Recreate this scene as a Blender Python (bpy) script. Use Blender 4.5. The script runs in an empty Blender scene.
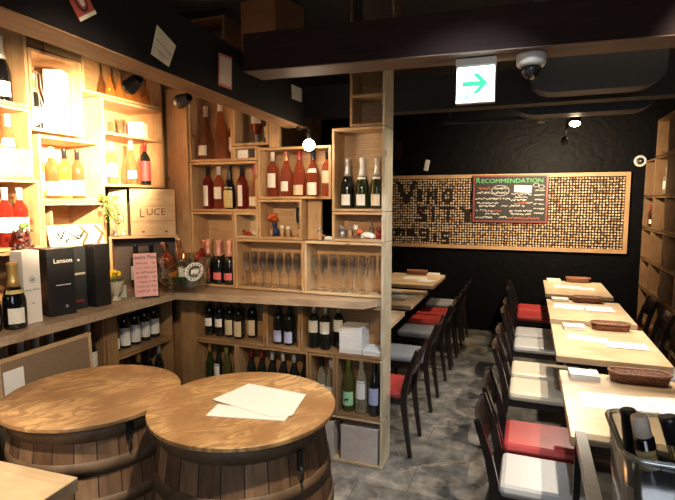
import bpy, bmesh, math, random
from mathutils import Vector, Matrix
R = math.radians
rnd = random.Random(7)
S = bpy.context.scene
COL = S.collection
ORD = ['first','second','third','fourth','fifth','sixth','seventh','eighth','ninth','tenth','eleventh','twelfth','thirteenth']

# ------------------------------------------------------------------ materials
MATS = {}
def nodemat(name):
    m = bpy.data.materials.new(name); m.use_nodes = True
    nt = m.node_tree
    return m, nt, nt.nodes, nt.links, nt.nodes['Principled BSDF']
def setp(b, **k):
    for a, v in k.items():
        b.inputs[a.replace('_', ' ')].default_value = v
def c4(c): return (c[0], c[1], c[2], 1)
def plain(name, c, rough=.5, metal=0, coat=0, noise=.08, scale=30, spec=.5):
    if name in MATS: return MATS[name]
    m, nt, N, L, b = nodemat(name)
    tc = N.new('ShaderNodeTexCoord'); nz = N.new('ShaderNodeTexNoise'); nz.inputs['Scale'].default_value = scale
    L.new(tc.outputs['Object'], nz.inputs['Vector'])
    r = N.new('ShaderNodeValToRGB')
    r.color_ramp.elements[0].position = .3; r.color_ramp.elements[1].position = .7
    r.color_ramp.elements[0].color = c4([x*(1-noise) for x in c]); r.color_ramp.elements[1].color = c4([min(1, x*(1+noise)) for x in c])
    L.new(nz.outputs['Fac'], r.inputs['Fac']); L.new(r.outputs['Color'], b.inputs['Base Color'])
    setp(b, Roughness=rough, Metallic=metal, Coat_Weight=coat, Specular_IOR_Level=spec)
    MATS[name] = m; return m
def wood(name, c1, c2, along=0, stretch=14, scale=3.0, rough=.5, knots=True, dist=3.0, bump=.1, coat=0):
    """grain running along local axis `along`"""
    if name in MATS: return MATS[name]
    m, nt, N, L, b = nodemat(name)
    tc = N.new('ShaderNodeTexCoord'); oi = N.new('ShaderNodeObjectInfo')
    add = N.new('ShaderNodeVectorMath'); add.operation = 'ADD'
    mul = N.new('ShaderNodeVectorMath'); mul.operation = 'SCALE'; mul.inputs[0].default_value = (7.3, 3.1, 5.7)
    L.new(oi.outputs['Random'], mul.inputs['Scale'])
    L.new(tc.outputs['Object'], add.inputs[0]); L.new(mul.outputs[0], add.inputs[1])
    mp = N.new('ShaderNodeMapping'); sc = [scale*stretch]*3; sc[along] = scale; mp.inputs['Scale'].default_value = sc
    L.new(add.outputs[0], mp.inputs['Vector'])
    nz = N.new('ShaderNodeTexNoise'); nz.inputs['Scale'].default_value = 1; nz.inputs['Detail'].default_value = 5; nz.inputs['Distortion'].default_value = dist
    L.new(mp.outputs[0], nz.inputs['Vector'])
    n2 = N.new('ShaderNodeTexNoise'); n2.inputs['Scale'].default_value = 6; n2.inputs['Detail'].default_value = 2
    L.new(add.outputs[0], n2.inputs['Vector'])
    r = N.new('ShaderNodeValToRGB'); e = r.color_ramp.elements
    e[0].position = .32; e[0].color = c4(c2); e[1].position = .62; e[1].color = c4(c1)
    L.new(nz.outputs['Fac'], r.inputs['Fac'])
    mx = N.new('ShaderNodeMixRGB'); mx.blend_type = 'MULTIPLY'; mx.inputs['Fac'].default_value = .5
    r2 = N.new('ShaderNodeValToRGB'); r2.color_ramp.elements[0].position = .3; r2.color_ramp.elements[1].position = .65
    r2.color_ramp.elements[0].color = (.62, .5, .4, 1); r2.color_ramp.elements[1].color = (1, 1, 1, 1)
    L.new(n2.outputs['Fac'], r2.inputs['Fac'])
    L.new(r.outputs['Color'], mx.inputs[1]); L.new(r2.outputs['Color'], mx.inputs[2])
    out = mx.outputs[0]
    if knots:
        vo = N.new('ShaderNodeTexVoronoi'); vo.inputs['Scale'].default_value = 4.2
        L.new(add.outputs[0], vo.inputs['Vector'])
        r3 = N.new('ShaderNodeValToRGB'); r3.color_ramp.elements[0].position = .05; r3.color_ramp.elements[1].position = .11
        r3.color_ramp.elements[0].color = (.3, .16, .08, 1); r3.color_ramp.elements[1].color = (1, 1, 1, 1)
        L.new(vo.outputs['Distance'], r3.inputs['Fac'])
        m3 = N.new('ShaderNodeMixRGB'); m3.blend_type = 'MULTIPLY'; m3.inputs['Fac'].default_value = .8
        L.new(out, m3.inputs[1]); L.new(r3.outputs['Color'], m3.inputs[2]); out = m3.outputs[0]
    L.new(out, b.inputs['Base Color'])
    bp = N.new('ShaderNodeBump'); bp.inputs['Strength'].default_value = bump; bp.inputs['Distance'].default_value = .01
    L.new(nz.outputs['Fac'], bp.inputs['Height']); L.new(bp.outputs[0], b.inputs['Normal'])
    setp(b, Roughness=rough, Coat_Weight=coat)
    MATS[name] = m; return m
def emit(name, c, s):
    if name in MATS: return MATS[name]
    m, nt, N, L, b = nodemat(name)
    setp(b, Base_Color=c4(c), Emission_Color=c4(c), Emission_Strength=s)
    MATS[name] = m; return m
def bottleglass(name, c, body=.3, rough=.05):
    """bottle of wine: tinted see-through liquid, darker at the edges, under a shiny glass skin"""
    if name in MATS: return MATS[name]
    m, nt, N, L, b = nodemat(name)
    setp(b, Base_Color=c4(c), Roughness=rough, Coat_Weight=.6, Coat_Roughness=.03)
    if body < 1:
        lw = N.new('ShaderNodeLayerWeight'); lw.inputs['Blend'].default_value = .4
        r = N.new('ShaderNodeValToRGB'); r.color_ramp.elements[0].position = .25; r.color_ramp.elements[1].position = .95
        r.color_ramp.elements[0].color = c4([x**.34 for x in c]); r.color_ramp.elements[1].color = c4([x*.55 for x in c])
        L.new(lw.outputs['Facing'], r.inputs['Fac'])
        tr = N.new('ShaderNodeBsdfTransparent'); L.new(r.outputs['Color'], tr.inputs['Color'])
        mm = N.new('ShaderNodeMath'); mm.operation = 'MULTIPLY_ADD'; mm.inputs[1].default_value = .45; mm.inputs[2].default_value = body
        L.new(lw.outputs['Facing'], mm.inputs[0])
        mx = N.new('ShaderNodeMixShader'); L.new(mm.outputs[0], mx.inputs['Fac'])
        L.new(tr.outputs[0], mx.inputs[1]); L.new(b.outputs[0], mx.inputs[2])
        L.new(mx.outputs[0], N['Material Output'].inputs['Surface'])
    MATS[name] = m; return m
def clear(name, tint=(1, 1, 1), edge=.5, base=.06, rough=.02):
    """thin clear glass / acrylic: transparent face-on, shiny towards the edges"""
    if name in MATS: return MATS[name]
    m, nt, N, L, b = nodemat(name); N.remove(b)
    t = N.new('ShaderNodeBsdfTransparent'); t.inputs['Color'].default_value = c4(tint)
    g = N.new('ShaderNodeBsdfGlossy'); g.inputs['Roughness'].default_value = rough; g.inputs['Color'].default_value = (.9, .92, .92, 1)
    lw = N.new('ShaderNodeLayerWeight'); lw.inputs['Blend'].default_value = .35
    mm = N.new('ShaderNodeMath'); mm.operation = 'MULTIPLY_ADD'; mm.inputs[1].default_value = edge; mm.inputs[2].default_value = base
    L.new(lw.outputs['Facing'], mm.inputs[0])
    mx = N.new('ShaderNodeMixShader'); L.new(mm.outputs[0], mx.inputs['Fac']); L.new(t.outputs[0], mx.inputs[1]); L.new(g.outputs[0], mx.inputs[2])
    L.new(mx.outputs[0], N['Material Output'].inputs['Surface'])
    MATS[name] = m; return m
def papertext(name, paper, ink, rows=60, dens=.5):
    """printed paper: irregular lines of small print"""
    if name in MATS: return MATS[name]
    m, nt, N, L, b = nodemat(name)
    tc = N.new('ShaderNodeTexCoord'); mp = N.new('ShaderNodeMapping'); mp.inputs['Scale'].default_value = (rows*3.5, rows*3.5, rows)
    L.new(tc.outputs['Object'], mp.inputs['Vector'])
    wv = N.new('ShaderNodeTexWave'); wv.bands_direction = 'Z'; wv.inputs['Scale'].default_value = .5; wv.inputs['Distortion'].default_value = 0
    L.new(mp.outputs[0], wv.inputs['Vector'])
    nz = N.new('ShaderNodeTexNoise'); nz.inputs['Scale'].default_value = 1; L.new(mp.outputs[0], nz.inputs['Vector'])
    gt = N.new('ShaderNodeMath'); gt.operation = 'MULTIPLY'; L.new(wv.outputs['Fac'], gt.inputs[0]); L.new(nz.outputs['Fac'], gt.inputs[1])
    r = N.new('ShaderNodeValToRGB'); r.color_ramp.elements[0].position = 1-dens-.15; r.color_ramp.elements[1].position = 1-dens
    r.color_ramp.elements[0].color = c4(paper); r.color_ramp.elements[1].color = c4([p*.6+i*.4 for p, i in zip(paper, ink)])
    L.new(gt.outputs[0], r.inputs['Fac']); L.new(r.outputs['Color'], b.inputs['Base Color']); setp(b, Roughness=.6)
    MATS[name] = m; return m

PINE = [wood('pine_x', (.58, .38, .20), (.45, .27, .125), 0), wood('pine_y', (.58, .38, .20), (.45, .27, .125), 1), wood('pine_z', (.58, .38, .20), (.45, .27, .125), 2)]
PALE = [wood('pale_x', (.66, .49, .29), (.54, .37, .20), 0), wood('pale_y', (.66, .49, .29), (.54, .37, .20), 1), wood('pale_z', (.66, .49, .29), (.54, .37, .20), 2)]
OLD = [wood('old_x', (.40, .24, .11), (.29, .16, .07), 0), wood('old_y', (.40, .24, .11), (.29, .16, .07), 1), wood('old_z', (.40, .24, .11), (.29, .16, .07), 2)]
POST = [None, None, wood('lit_post', (.66, .58, .42), (.50, .41, .28), 2, 12, 3, .5)]  # lamplight on the divider post's right side worked into a paler colour
SHADED = [wood('shaded_%s' % 'xyz'[k], (.11, .06, .03), (.08, .04, .02), k) for k in range(3)]  # shade above the beams put into the colour of these boxes
DIM = [wood('dim_%s' % 'xyz'[k], (.26, .155, .075), (.19, .105, .048), k) for k in range(3)]  # pine of the right wall shelves, their dimness painted in as darker wood
COUNTER = wood('counter_oak', (.50, .38, .26), (.38, .27, .175), 0, 10, 2.5, .32, False, 2)
TABLETOP = wood('pale_ash', (.80, .62, .40), (.70, .50, .29), 0, 10, 3, .35, False, 1.5, .03)
BEAMW = wood('beam_bare', (.27, .15, .07), (.18, .09, .04), 1, 12, 2, .6)
BEAMP = plain('beam_paint', (.007, .005, .005), .75, noise=.2, scale=12)
BEAMB = wood('beam_brown', (.022, .010, .008), (.014, .007, .006), 0, 12, 2, .7, False)
PLY = None
for m_ in (BEAMP, BEAMB): m_.node_tree.nodes['Principled BSDF'].inputs['Specular IOR Level'].default_value = .15
BLACK = plain('black_wall', (.012, .0125, .015), .55, noise=.25, scale=4)
CEIL = plain('black_ceiling', (.014, .013, .014), .8, noise=.2, scale=5)
ESPRESSO = plain('espresso_wood', (.012, .0065, .005), .3, coat=.2, noise=.3, scale=20)
BLKMET = plain('black_metal', (.015, .015, .016), .4)
STEEL = plain('brushed_steel', (.62, .62, .61), .42, .75, noise=.06, scale=60)
WHITE = plain('white_paper', (.88, .87, .84), .6, noise=.02)
CREAM = plain('cream_paper', (.74, .66, .50), .6, noise=.05)
WPLAST = plain('white_plastic', (.72, .69, .64), .4, noise=.02)
VINYL = {'white': plain('white_vinyl', (.47, .455, .43), .38, noise=.03), 'cream': plain('cream_vinyl', (.62, .53, .39), .38, noise=.03),
         'grey': plain('grey_vinyl', (.27, .28, .30), .42, noise=.05), 'red': plain('red_vinyl', (.42, .045, .04), .36, noise=.04)}
WICKER = None
GLS = {'rose': bottleglass('rose_wine', (.50, .115, .05), .2), 'deep': bottleglass('deep_rose_wine', (.30, .03, .02), .28), 'pale': bottleglass('pale_rose_wine', (.62, .28, .14), .14),
       'amber': bottleglass('amber_wine', (.62, .25, .05), .25), 'dark': bottleglass('dark_glass', (.008, .010, .008), 1), 'green': bottleglass('green_glass', (.035, .045, .012), .6),
       'olive': bottleglass('olive_glass', (.14, .13, .03), .4), 'clear': bottleglass('clear_wine', (.55, .48, .32), .25), 'black': bottleglass('black_glass', (.006, .006, .007), 1)}
CAPC = {'white': (.80, .77, .72), 'black': (.012, .012, .013), 'red': (.30, .02, .02), 'pink': (.78, .36, .28), 'gold': (.62, .42, .14), 'silver': (.62, .60, .56), 'green': (.25, .32, .06), 'cream': (.74, .63, .52), 'brown': (.20, .07, .03), 'copper': (.55, .22, .12)}
CAP = {k: plain('foil_'+k, v, .35, .55 if k in ('gold', 'silver', 'copper') else 0, coat=.2) for k, v in CAPC.items()}
LBL = {'white': papertext('label_white', (.82, .78, .70), (.15, .12, .1), 90, .42), 'cream': papertext('label_cream', (.72, .60, .42), (.15, .1, .05), 90, .45), 'pink': papertext('label_pink', (.72, .16, .16), (.2, .02, .02), 90, .4),
       'lilac': papertext('label_lilac', (.42, .42, .62), (.1, .1, .2), 90, .4), 'red': papertext('label_red', (.42, .03, .03), (.7, .6, .5), 90, .4), 'gold': papertext('label_gold', (.60, .45, .18), (.04, .03, .02), 60, .55),
       'green': papertext('label_green', (.42, .72, .40), (.03, .05, .03), 40, .35), 'plainwhite': plain('label_plain_white', (.85, .82, .75), .55), 'orange': plain('label_orange', (.85, .28, .03), .5)}
CLEAR = clear('clear_glass', (.97, .97, .97), .85, .06, .06)
ACRYL = clear('clear_acrylic', (.93, .94, .93), .6, .08)
LEAF = plain('leaf_green', (.06, .13, .025), .5, noise=.5, scale=40)
YELLOW = plain('petal_yellow', (.80, .55, .03), .5, noise=.25, scale=60)
INK = plain('ink_black', (.02, .018, .016), .6)

def mat_ply():
    m, nt, N, L, b = nodemat('plywood_top')
    tc = N.new('ShaderNodeTexCoord'); oi = N.new('ShaderNodeObjectInfo')
    add = N.new('ShaderNodeVectorMath'); add.operation = 'ADD'; mul = N.new('ShaderNodeVectorMath'); mul.operation = 'SCALE'; mul.inputs[0].default_value = (3.3, 4.1, 0)
    L.new(oi.outputs['Random'], mul.inputs['Scale']); L.new(tc.outputs['Object'], add.inputs[0]); L.new(mul.outputs[0], add.inputs[1])
    mp = N.new('ShaderNodeMapping'); mp.inputs['Scale'].default_value = (3.2, 11, 6); mp.inputs['Rotation'].default_value = (0, 0, R(-32))
    L.new(add.outputs[0], mp.inputs['Vector'])
    nz = N.new('ShaderNodeTexNoise'); nz.inputs['Scale'].default_value = 1; nz.inputs['Detail'].default_value = 3; nz.inputs['Distortion'].default_value = 1.2
    L.new(mp.outputs[0], nz.inputs['Vector'])
    mul2 = N.new('ShaderNodeMath'); mul2.operation = 'MULTIPLY'; mul2.inputs[1].default_value = 44; L.new(nz.outputs['Fac'], mul2.inputs[0])
    sn = N.new('ShaderNodeMath'); sn.operation = 'SINE'; L.new(mul2.outputs[0], sn.inputs[0])
    r = N.new('ShaderNodeValToRGB'); e = r.color_ramp.elements; e[0].position = .0; e[0].color = (.24, .105, .035, 1); e[1].position = .80; e[1].color = (.62, .40, .18, 1)
    mr = N.new('ShaderNodeMath'); mr.operation = 'MULTIPLY_ADD'; mr.inputs[1].default_value = .62; mr.inputs[2].default_value = .5
    L.new(sn.outputs[0], mr.inputs[0])
    n3 = N.new('ShaderNodeTexNoise'); n3.inputs['Scale'].default_value = 5; n3.inputs['Detail'].default_value = 4; L.new(add.outputs[0], n3.inputs['Vector'])
    mm = N.new('ShaderNodeMath'); mm.operation = 'MULTIPLY'; L.new(mr.outputs[0], mm.inputs[0])
    r5 = N.new('ShaderNodeValToRGB'); r5.color_ramp.elements[0].position = .38; r5.color_ramp.elements[1].position = .62; L.new(n3.outputs['Fac'], r5.inputs['Fac'])
    L.new(r5.outputs['Color'], mm.inputs[1]); 
    ad = N.new('ShaderNodeMath'); ad.operation = 'MULTIPLY_ADD'; ad.inputs[1].default_value = .75; L.new(mm.outputs[0], ad.inputs[0])
    m6 = N.new('ShaderNodeMath'); m6.operation = 'MULTIPLY'; m6.inputs[1].default_value = .45; L.new(n3.outputs['Fac'], m6.inputs[0]); L.new(m6.outputs[0], ad.inputs[2])
    L.new(ad.outputs[0], r.inputs['Fac']); L.new(r.outputs['Color'], b.inputs['Base Color']); setp(b, Roughness=.42, Coat_Weight=.25, Coat_Roughness=.3)
    return m
PLY = mat_ply()
def mat_stave():
    m, nt, N, L, b = nodemat('barrel_stave')
    tc = N.new('ShaderNodeTexCoord'); sp = N.new('ShaderNodeSeparateXYZ'); L.new(tc.outputs['Object'], sp.inputs[0])
    at = N.new('ShaderNodeMath'); at.operation = 'ARCTAN2'; L.new(sp.outputs[1], at.inputs[0]); L.new(sp.outputs[0], at.inputs[1])
    mu = N.new('ShaderNodeMath'); mu.operation = 'MULTIPLY'; mu.inputs[1].default_value = 26/(2*math.pi); L.new(at.outputs[0], mu.inputs[0])
    fl = N.new('ShaderNodeMath'); fl.operation = 'FLOOR'; L.new(mu.outputs[0], fl.inputs[0])
    wn = N.new('ShaderNodeTexWhiteNoise'); wn.noise_dimensions = '1D'; L.new(fl.outputs[0], wn.inputs['W'])
    r = N.new('ShaderNodeValToRGB'); e = r.color_ramp.elements; e[0].color = (.14, .072, .036, 1); e[1].color = (.52, .32, .18, 1); e.new(.5).color = (.28, .155, .08, 1)
    L.new(wn.outputs['Value'], r.inputs['Fac'])
    mp = N.new('ShaderNodeMapping'); mp.inputs['Scale'].default_value = (40, 40, 3); L.new(tc.outputs['Object'], mp.inputs['Vector'])
    nz = N.new('ShaderNodeTexNoise'); nz.inputs['Scale'].default_value = 1; nz.inputs['Detail'].default_value = 4; L.new(mp.outputs[0], nz.inputs['Vector'])
    r2 = N.new('ShaderNodeValToRGB'); r2.color_ramp.elements[0].position = .3; r2.color_ramp.elements[0].color = (.4, .35, .3, 1); r2.color_ramp.elements[1].position = .7; r2.color_ramp.elements[1].color = (1, 1, 1, 1)
    L.new(nz.outputs['Fac'], r2.inputs['Fac'])
    mx = N.new('ShaderNodeMixRGB'); mx.blend_type = 'MULTIPLY'; mx.inputs['Fac'].default_value = .8; L.new(r.outputs['Color'], mx.inputs[1]); L.new(r2.outputs['Color'], mx.inputs[2])
    fr = N.new('ShaderNodeMath'); fr.operation = 'FRACT'; L.new(mu.outputs[0], fr.inputs[0])
    gp = N.new('ShaderNodeMath'); gp.operation = 'COMPARE'; gp.inputs[1].default_value = 0; gp.inputs[2].default_value = .05; L.new(fr.outputs[0], gp.inputs[0])
    m2 = N.new('ShaderNodeMixRGB'); L.new(gp.outputs[0], m2.inputs['Fac']); L.new(mx.outputs[0], m2.inputs[1]); m2.inputs[2].default_value = (.012, .008, .006, 1)
    L.new(m2.outputs[0], b.inputs['Base Color']); setp(b, Roughness=.6)
    return m
STAVE = mat_stave()
HOOP = wood('hoop_metal', (.20, .13, .075), (.11, .065, .036), 2, 1, 9, .55, False, 1)
def mat_floor():
    m, nt, N, L, b = nodemat('slate_vinyl')
    tc = N.new('ShaderNodeTexCoord')
    def noise(sc, det, dis, ro=.6):
        n = N.new('ShaderNodeTexNoise'); n.inputs['Scale'].default_value = sc; n.inputs['Detail'].default_value = det; n.inputs['Distortion'].default_value = dis; n.inputs['Roughness'].default_value = ro
        L.new(tc.outputs['Object'], n.inputs['Vector']); return n
    nz = noise(7, 10, .3, .68)
    r = N.new('ShaderNodeValToRGB'); e = r.color_ramp.elements; e[0].position = .32; e[0].color = (.045, .043, .040, 1); e[1].position = .70; e[1].color = (.30, .27, .225, 1)
    e.new(.5).color = (.14, .132, .118, 1)
    L.new(nz.outputs['Fac'], r.inputs['Fac'])
    nv = noise(2.1, 5, 1.2, .55); sb_ = N.new('ShaderNodeMath'); sb_.operation = 'SUBTRACT'; sb_.inputs[1].default_value = .5; L.new(nv.outputs['Fac'], sb_.inputs[0])
    ab = N.new('ShaderNodeMath'); ab.operation = 'ABSOLUTE'; L.new(sb_.outputs[0], ab.inputs[0])
    rv = N.new('ShaderNodeValToRGB'); rv.color_ramp.elements[0].position = 0; rv.color_ramp.elements[0].color = (.75, .75, .75, 1); rv.color_ramp.elements[1].position = .028; rv.color_ramp.elements[1].color = (0, 0, 0, 1)
    L.new(ab.outputs[0], rv.inputs['Fac'])
    np_ = noise(1.7, 3, .5); rp = N.new('ShaderNodeValToRGB'); rp.color_ramp.elements[0].position = .42; rp.color_ramp.elements[1].position = .62; L.new(np_.outputs['Fac'], rp.inputs['Fac'])
    mv = N.new('ShaderNodeMath'); mv.operation = 'MULTIPLY'; L.new(rv.outputs['Color'], mv.inputs[0]); L.new(rp.outputs['Color'], mv.inputs[1])
    vm = N.new('ShaderNodeMixRGB'); vm.inputs[2].default_value = (.42, .35, .25, 1); L.new(mv.outputs[0], vm.inputs['Fac']); L.new(r.outputs['Color'], vm.inputs[1]); r = vm
    br = N.new('ShaderNodeTexBrick'); br.inputs['Scale'].default_value = 1; br.inputs['Brick Width'].default_value = .6; br.inputs['Row Height'].default_value = .3; br.inputs['Mortar Size'].default_value = .003
    br.inputs['Color1'].default_value = (.75, .75, .75, 1); br.inputs['Color2'].default_value = (1.1, 1.1, 1.1, 1); br.inputs['Mortar'].default_value = (.5, .5, .5, 1)
    L.new(tc.outputs['Object'], br.inputs['Vector'])
    mx = N.new('ShaderNodeMixRGB'); mx.blend_type = 'MULTIPLY'; mx.inputs['Fac'].default_value = 1; L.new(r.outputs[0], mx.inputs[1]); L.new(br.outputs['Color'], mx.inputs[2])
    L.new(mx.outputs[0], b.inputs['Base Color']); setp(b, Roughness=.38)
    bp = N.new('ShaderNodeBump'); bp.inputs['Strength'].default_value = .15; L.new(nz.outputs['Fac'], bp.inputs['Height']); L.new(bp.outputs[0], b.inputs['Normal'])
    return m
def mat_wicker():
    m, nt, N, L, b = nodemat('wicker')
    tc = N.new('ShaderNodeTexCoord'); ck = N.new('ShaderNodeTexVoronoi'); ck.inputs['Scale'].default_value = 150
    mp = N.new('ShaderNodeMapping'); mp.inputs['Scale'].default_value = (.7, .7, 1.3); L.new(tc.outputs['Object'], mp.inputs['Vector']); L.new(mp.outputs[0], ck.inputs['Vector'])
    r = N.new('ShaderNodeValToRGB'); e = r.color_ramp.elements; e[0].position = .2; e[0].color = (.30, .115, .05, 1); e[1].position = .7; e[1].color = (.10, .032, .015, 1)
    L.new(ck.outputs['Distance'], r.inputs['Fac']); L.new(r.outputs['Color'], b.inputs['Base Color']); setp(b, Roughness=.55)
    bp = N.new('ShaderNodeBump'); bp.inputs['Strength'].default_value = .6; bp.inputs['Distance'].default_value = .003; bp.invert = True
    L.new(ck.outputs['Distance'], bp.inputs['Height']); L.new(bp.outputs[0], b.inputs['Normal'])
    return m
WICKER = mat_wicker()

# ------------------------------------------------------------------ mesh helpers
class MB:
    def __init__(s): s.bm = bmesh.new(); s.mi = 0
    def _f(s, vs, smooth=False):
        try:
            f = s.bm.faces.new(vs); f.material_index = s.mi; f.smooth = smooth; return f
        except ValueError: return None
    def box(s, x0, x1, y0, y1, z0, z1, M=None, bev=0):
        P = [Vector(p) for p in ((x0,y0,z0),(x1,y0,z0),(x1,y1,z0),(x0,y1,z0),(x0,y0,z1),(x1,y0,z1),(x1,y1,z1),(x0,y1,z1))]
        if M: P = [M @ p for p in P]
        v = [s.bm.verts.new(p) for p in P]
        fs = [s._f([v[i] for i in q]) for q in ((3,2,1,0),(4,5,6,7),(0,1,5,4),(1,2,6,5),(2,3,7,6),(3,0,4,7))]
        if bev > 0:
            ed = list({e for f in fs for e in f.edges})
            bmesh.ops.bevel(s.bm, geom=ed, offset=bev, segments=2, affect='EDGES', profile=.5)
        return s
    def lathe(s, prof, n=16, M=None, cap=True, smooth=True, a0=0, a1=2*math.pi):
        full = abs(a1-a0-2*math.pi) < 1e-6
        k = n if full else n+1
        rings = []
        for r, z in prof:
            ring = []
            for i in range(k):
                a = a0+(a1-a0)*i/n; p = Vector((r*math.cos(a), r*math.sin(a), z))
                ring.append(s.bm.verts.new(M @ p if M else p))
            rings.append(ring)
        for a, b in zip(rings, rings[1:]):
            for i in range(n):
                j = (i+1) % k
                s._f((a[i], a[j], b[j], b[i]), smooth)
        if cap and full:
            s._f(list(reversed(rings[0]))); s._f(rings[-1])
        return s
    def cyl(s, p0, p1, r, n=10, r1=None):
        p0, p1 = Vector(p0), Vector(p1); d = p1-p0
        M = Matrix.Translation(p0) @ d.to_track_quat('Z', 'Y').to_matrix().to_4x4()
        return s.lathe([(r, 0), (r if r1 is None else r1, d.length)], n, M)
    def tube(s, pts, rx, ry=None, n=8, up=(0,1,0), square=False):
        """swept section along pts; ry is the half size along `up`"""
        ry = ry or rx; pts = [Vector(p) for p in pts]; rings = []
        for i, p in enumerate(pts):
            t = (pts[min(i+1, len(pts)-1)]-pts[max(i-1, 0)]).normalized()
            u = Vector(up); u = (u-t*u.dot(t)).normalized(); w = t.cross(u)
            ring = []
            if square:
                offs = [(-1,-1),(1,-1),(1,1),(-1,1)]
            else: offs = [(math.cos(2*math.pi*k/n), math.sin(2*math.pi*k/n)) for k in range(n)]
            f = rx[i] if isinstance(rx, (list, tuple)) else rx
            g = ry[i] if isinstance(ry, (list, tuple)) else ry
            for a, b in offs: ring.append(s.bm.verts.new(p+w*(a*f)+u*(b*g)))
            rings.append(ring)
        m = len(rings[0])
        for a, b in zip(rings, rings[1:]):
            for i in range(m): s._f((a[i], a[(i+1) % m], b[(i+1) % m], b[i]), not square)
        s._f(list(reversed(rings[0]))); s._f(rings[-1]); return s
    def prism(s, poly, z0, z1, M=None):
        A = [Vector((x, y, z0)) for x, y in poly]; B = [Vector((x, y, z1)) for x, y in poly]
        if M: A = [M @ p for p in A]; B = [M @ p for p in B]
        a = [s.bm.verts.new(p) for p in A]; b = [s.bm.verts.new(p) for p in B]
        n = len(poly); s._f(list(reversed(a))); s._f(b)
        for i in range(n): s._f((a[i], a[(i+1) % n], b[(i+1) % n], b[i]))
        return s
    def sheet(s, corners, t, nrm):
        n = Vector(nrm).normalized()*t
        a = [s.bm.verts.new(Vector(c)) for c in corners]; b = [s.bm.verts.new(Vector(c)+n) for c in corners]
        k = len(a); s._f(a); s._f(list(reversed(b)))
        for i in range(k): s._f((a[i], b[i], b[(i+1) % k], a[(i+1) % k]))
        return s
    def ball(s, c, r, seg=8, sz=1):
        prof = [(r*math.sin(math.pi*(i+.02)/(seg+.04)), -r*sz*math.cos(math.pi*(i+.02)/(seg+.04))) for i in range(seg+1)]
        return s.lathe(prof, seg*2, Matrix.Translation(Vector(c)))
    def mesh(s, name, mats):
        bmesh.ops.recalc_face_normals(s.bm, faces=s.bm.faces[:])
        me = bpy.data.meshes.new(name); s.bm.to_mesh(me); s.bm.free()
        for m in (mats if isinstance(mats, (list, tuple)) else [mats]): me.materials.append(m)
        return me
    def build(s, name, mats, parent=None, loc=None, rot=None, label=None):
        return link(name, s.mesh(name, mats), parent, loc, rot, label)
def link(name, me, parent=None, loc=None, rot=None, label=None):
    o = bpy.data.objects.new(name, me); COL.objects.link(o)
    if parent: o.parent = parent
    if loc is not None: o.location = loc
    if rot is not None: o.rotation_euler = rot
    if label: o['label'] = label
    return o
USED = set()
def tag(o, label, cat, group=None, shared=False):
    n = len(label.split())
    if not 4 <= n <= 16: print('LABEL LENGTH', n, label)
    if label in USED and not shared: print('DUP LABEL', label)
    USED.add(label)
    o['label'] = label; o['category'] = cat
    if group: o['group'] = group
    return o
def thing(name, loc, label, cat, group=None, rz=0, shared=False):
    o = bpy.data.objects.new(name, None); o.empty_display_size = .05; COL.objects.link(o)
    o.location = loc; o.rotation_euler = (0, 0, rz)
    return tag(o, label, cat, group, shared)
def struct(o):
    o['kind'] = 'structure'; return o
def text(name, body, size, loc, rot, mat, parent=None, align='CENTER', ext=.0006, sx=1, label=None):
    cu = bpy.data.curves.new(name+'_c', 'FONT'); cu.body = body; cu.size = size; cu.align_x = align; cu.align_y = 'CENTER'; cu.extrude = ext
    o = bpy.data.objects.new(name+'_c', cu); COL.objects.link(o)
    bpy.context.view_layer.update()
    me = bpy.data.meshes.new_from_object(o.evaluated_get(bpy.context.evaluated_depsgraph_get()))
    bpy.data.objects.remove(o); bpy.data.curves.remove(cu)
    me.materials.clear(); me.materials.append(mat)
    ob = link(name, me, parent, loc, rot, label); ob.scale = (sx, 1, 1)
    return ob
def scribble(mb, x0, x1, z, h, y=0, t=.0012, w=.0022, seed=0, gap=.15):
    """a line of handwriting as small strokes standing in the xz plane"""
    r = random.Random(seed); x = x0
    while x < x1:
        if r.random() < gap: x += h*.5; continue
        a = Vector((x, y, z+r.uniform(-.5, .5)*h)); b = Vector((x+h*r.uniform(.25, .7), y, z+r.uniform(-.5, .5)*h))
        d = (b-a); d.normalize(); n = Vector((-d.z, 0, d.x))*w*.5
        mb.sheet([a-n, b-n, b+n, a+n], t, (0, -1, 0))
        x += h*.33
    return mb

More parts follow.
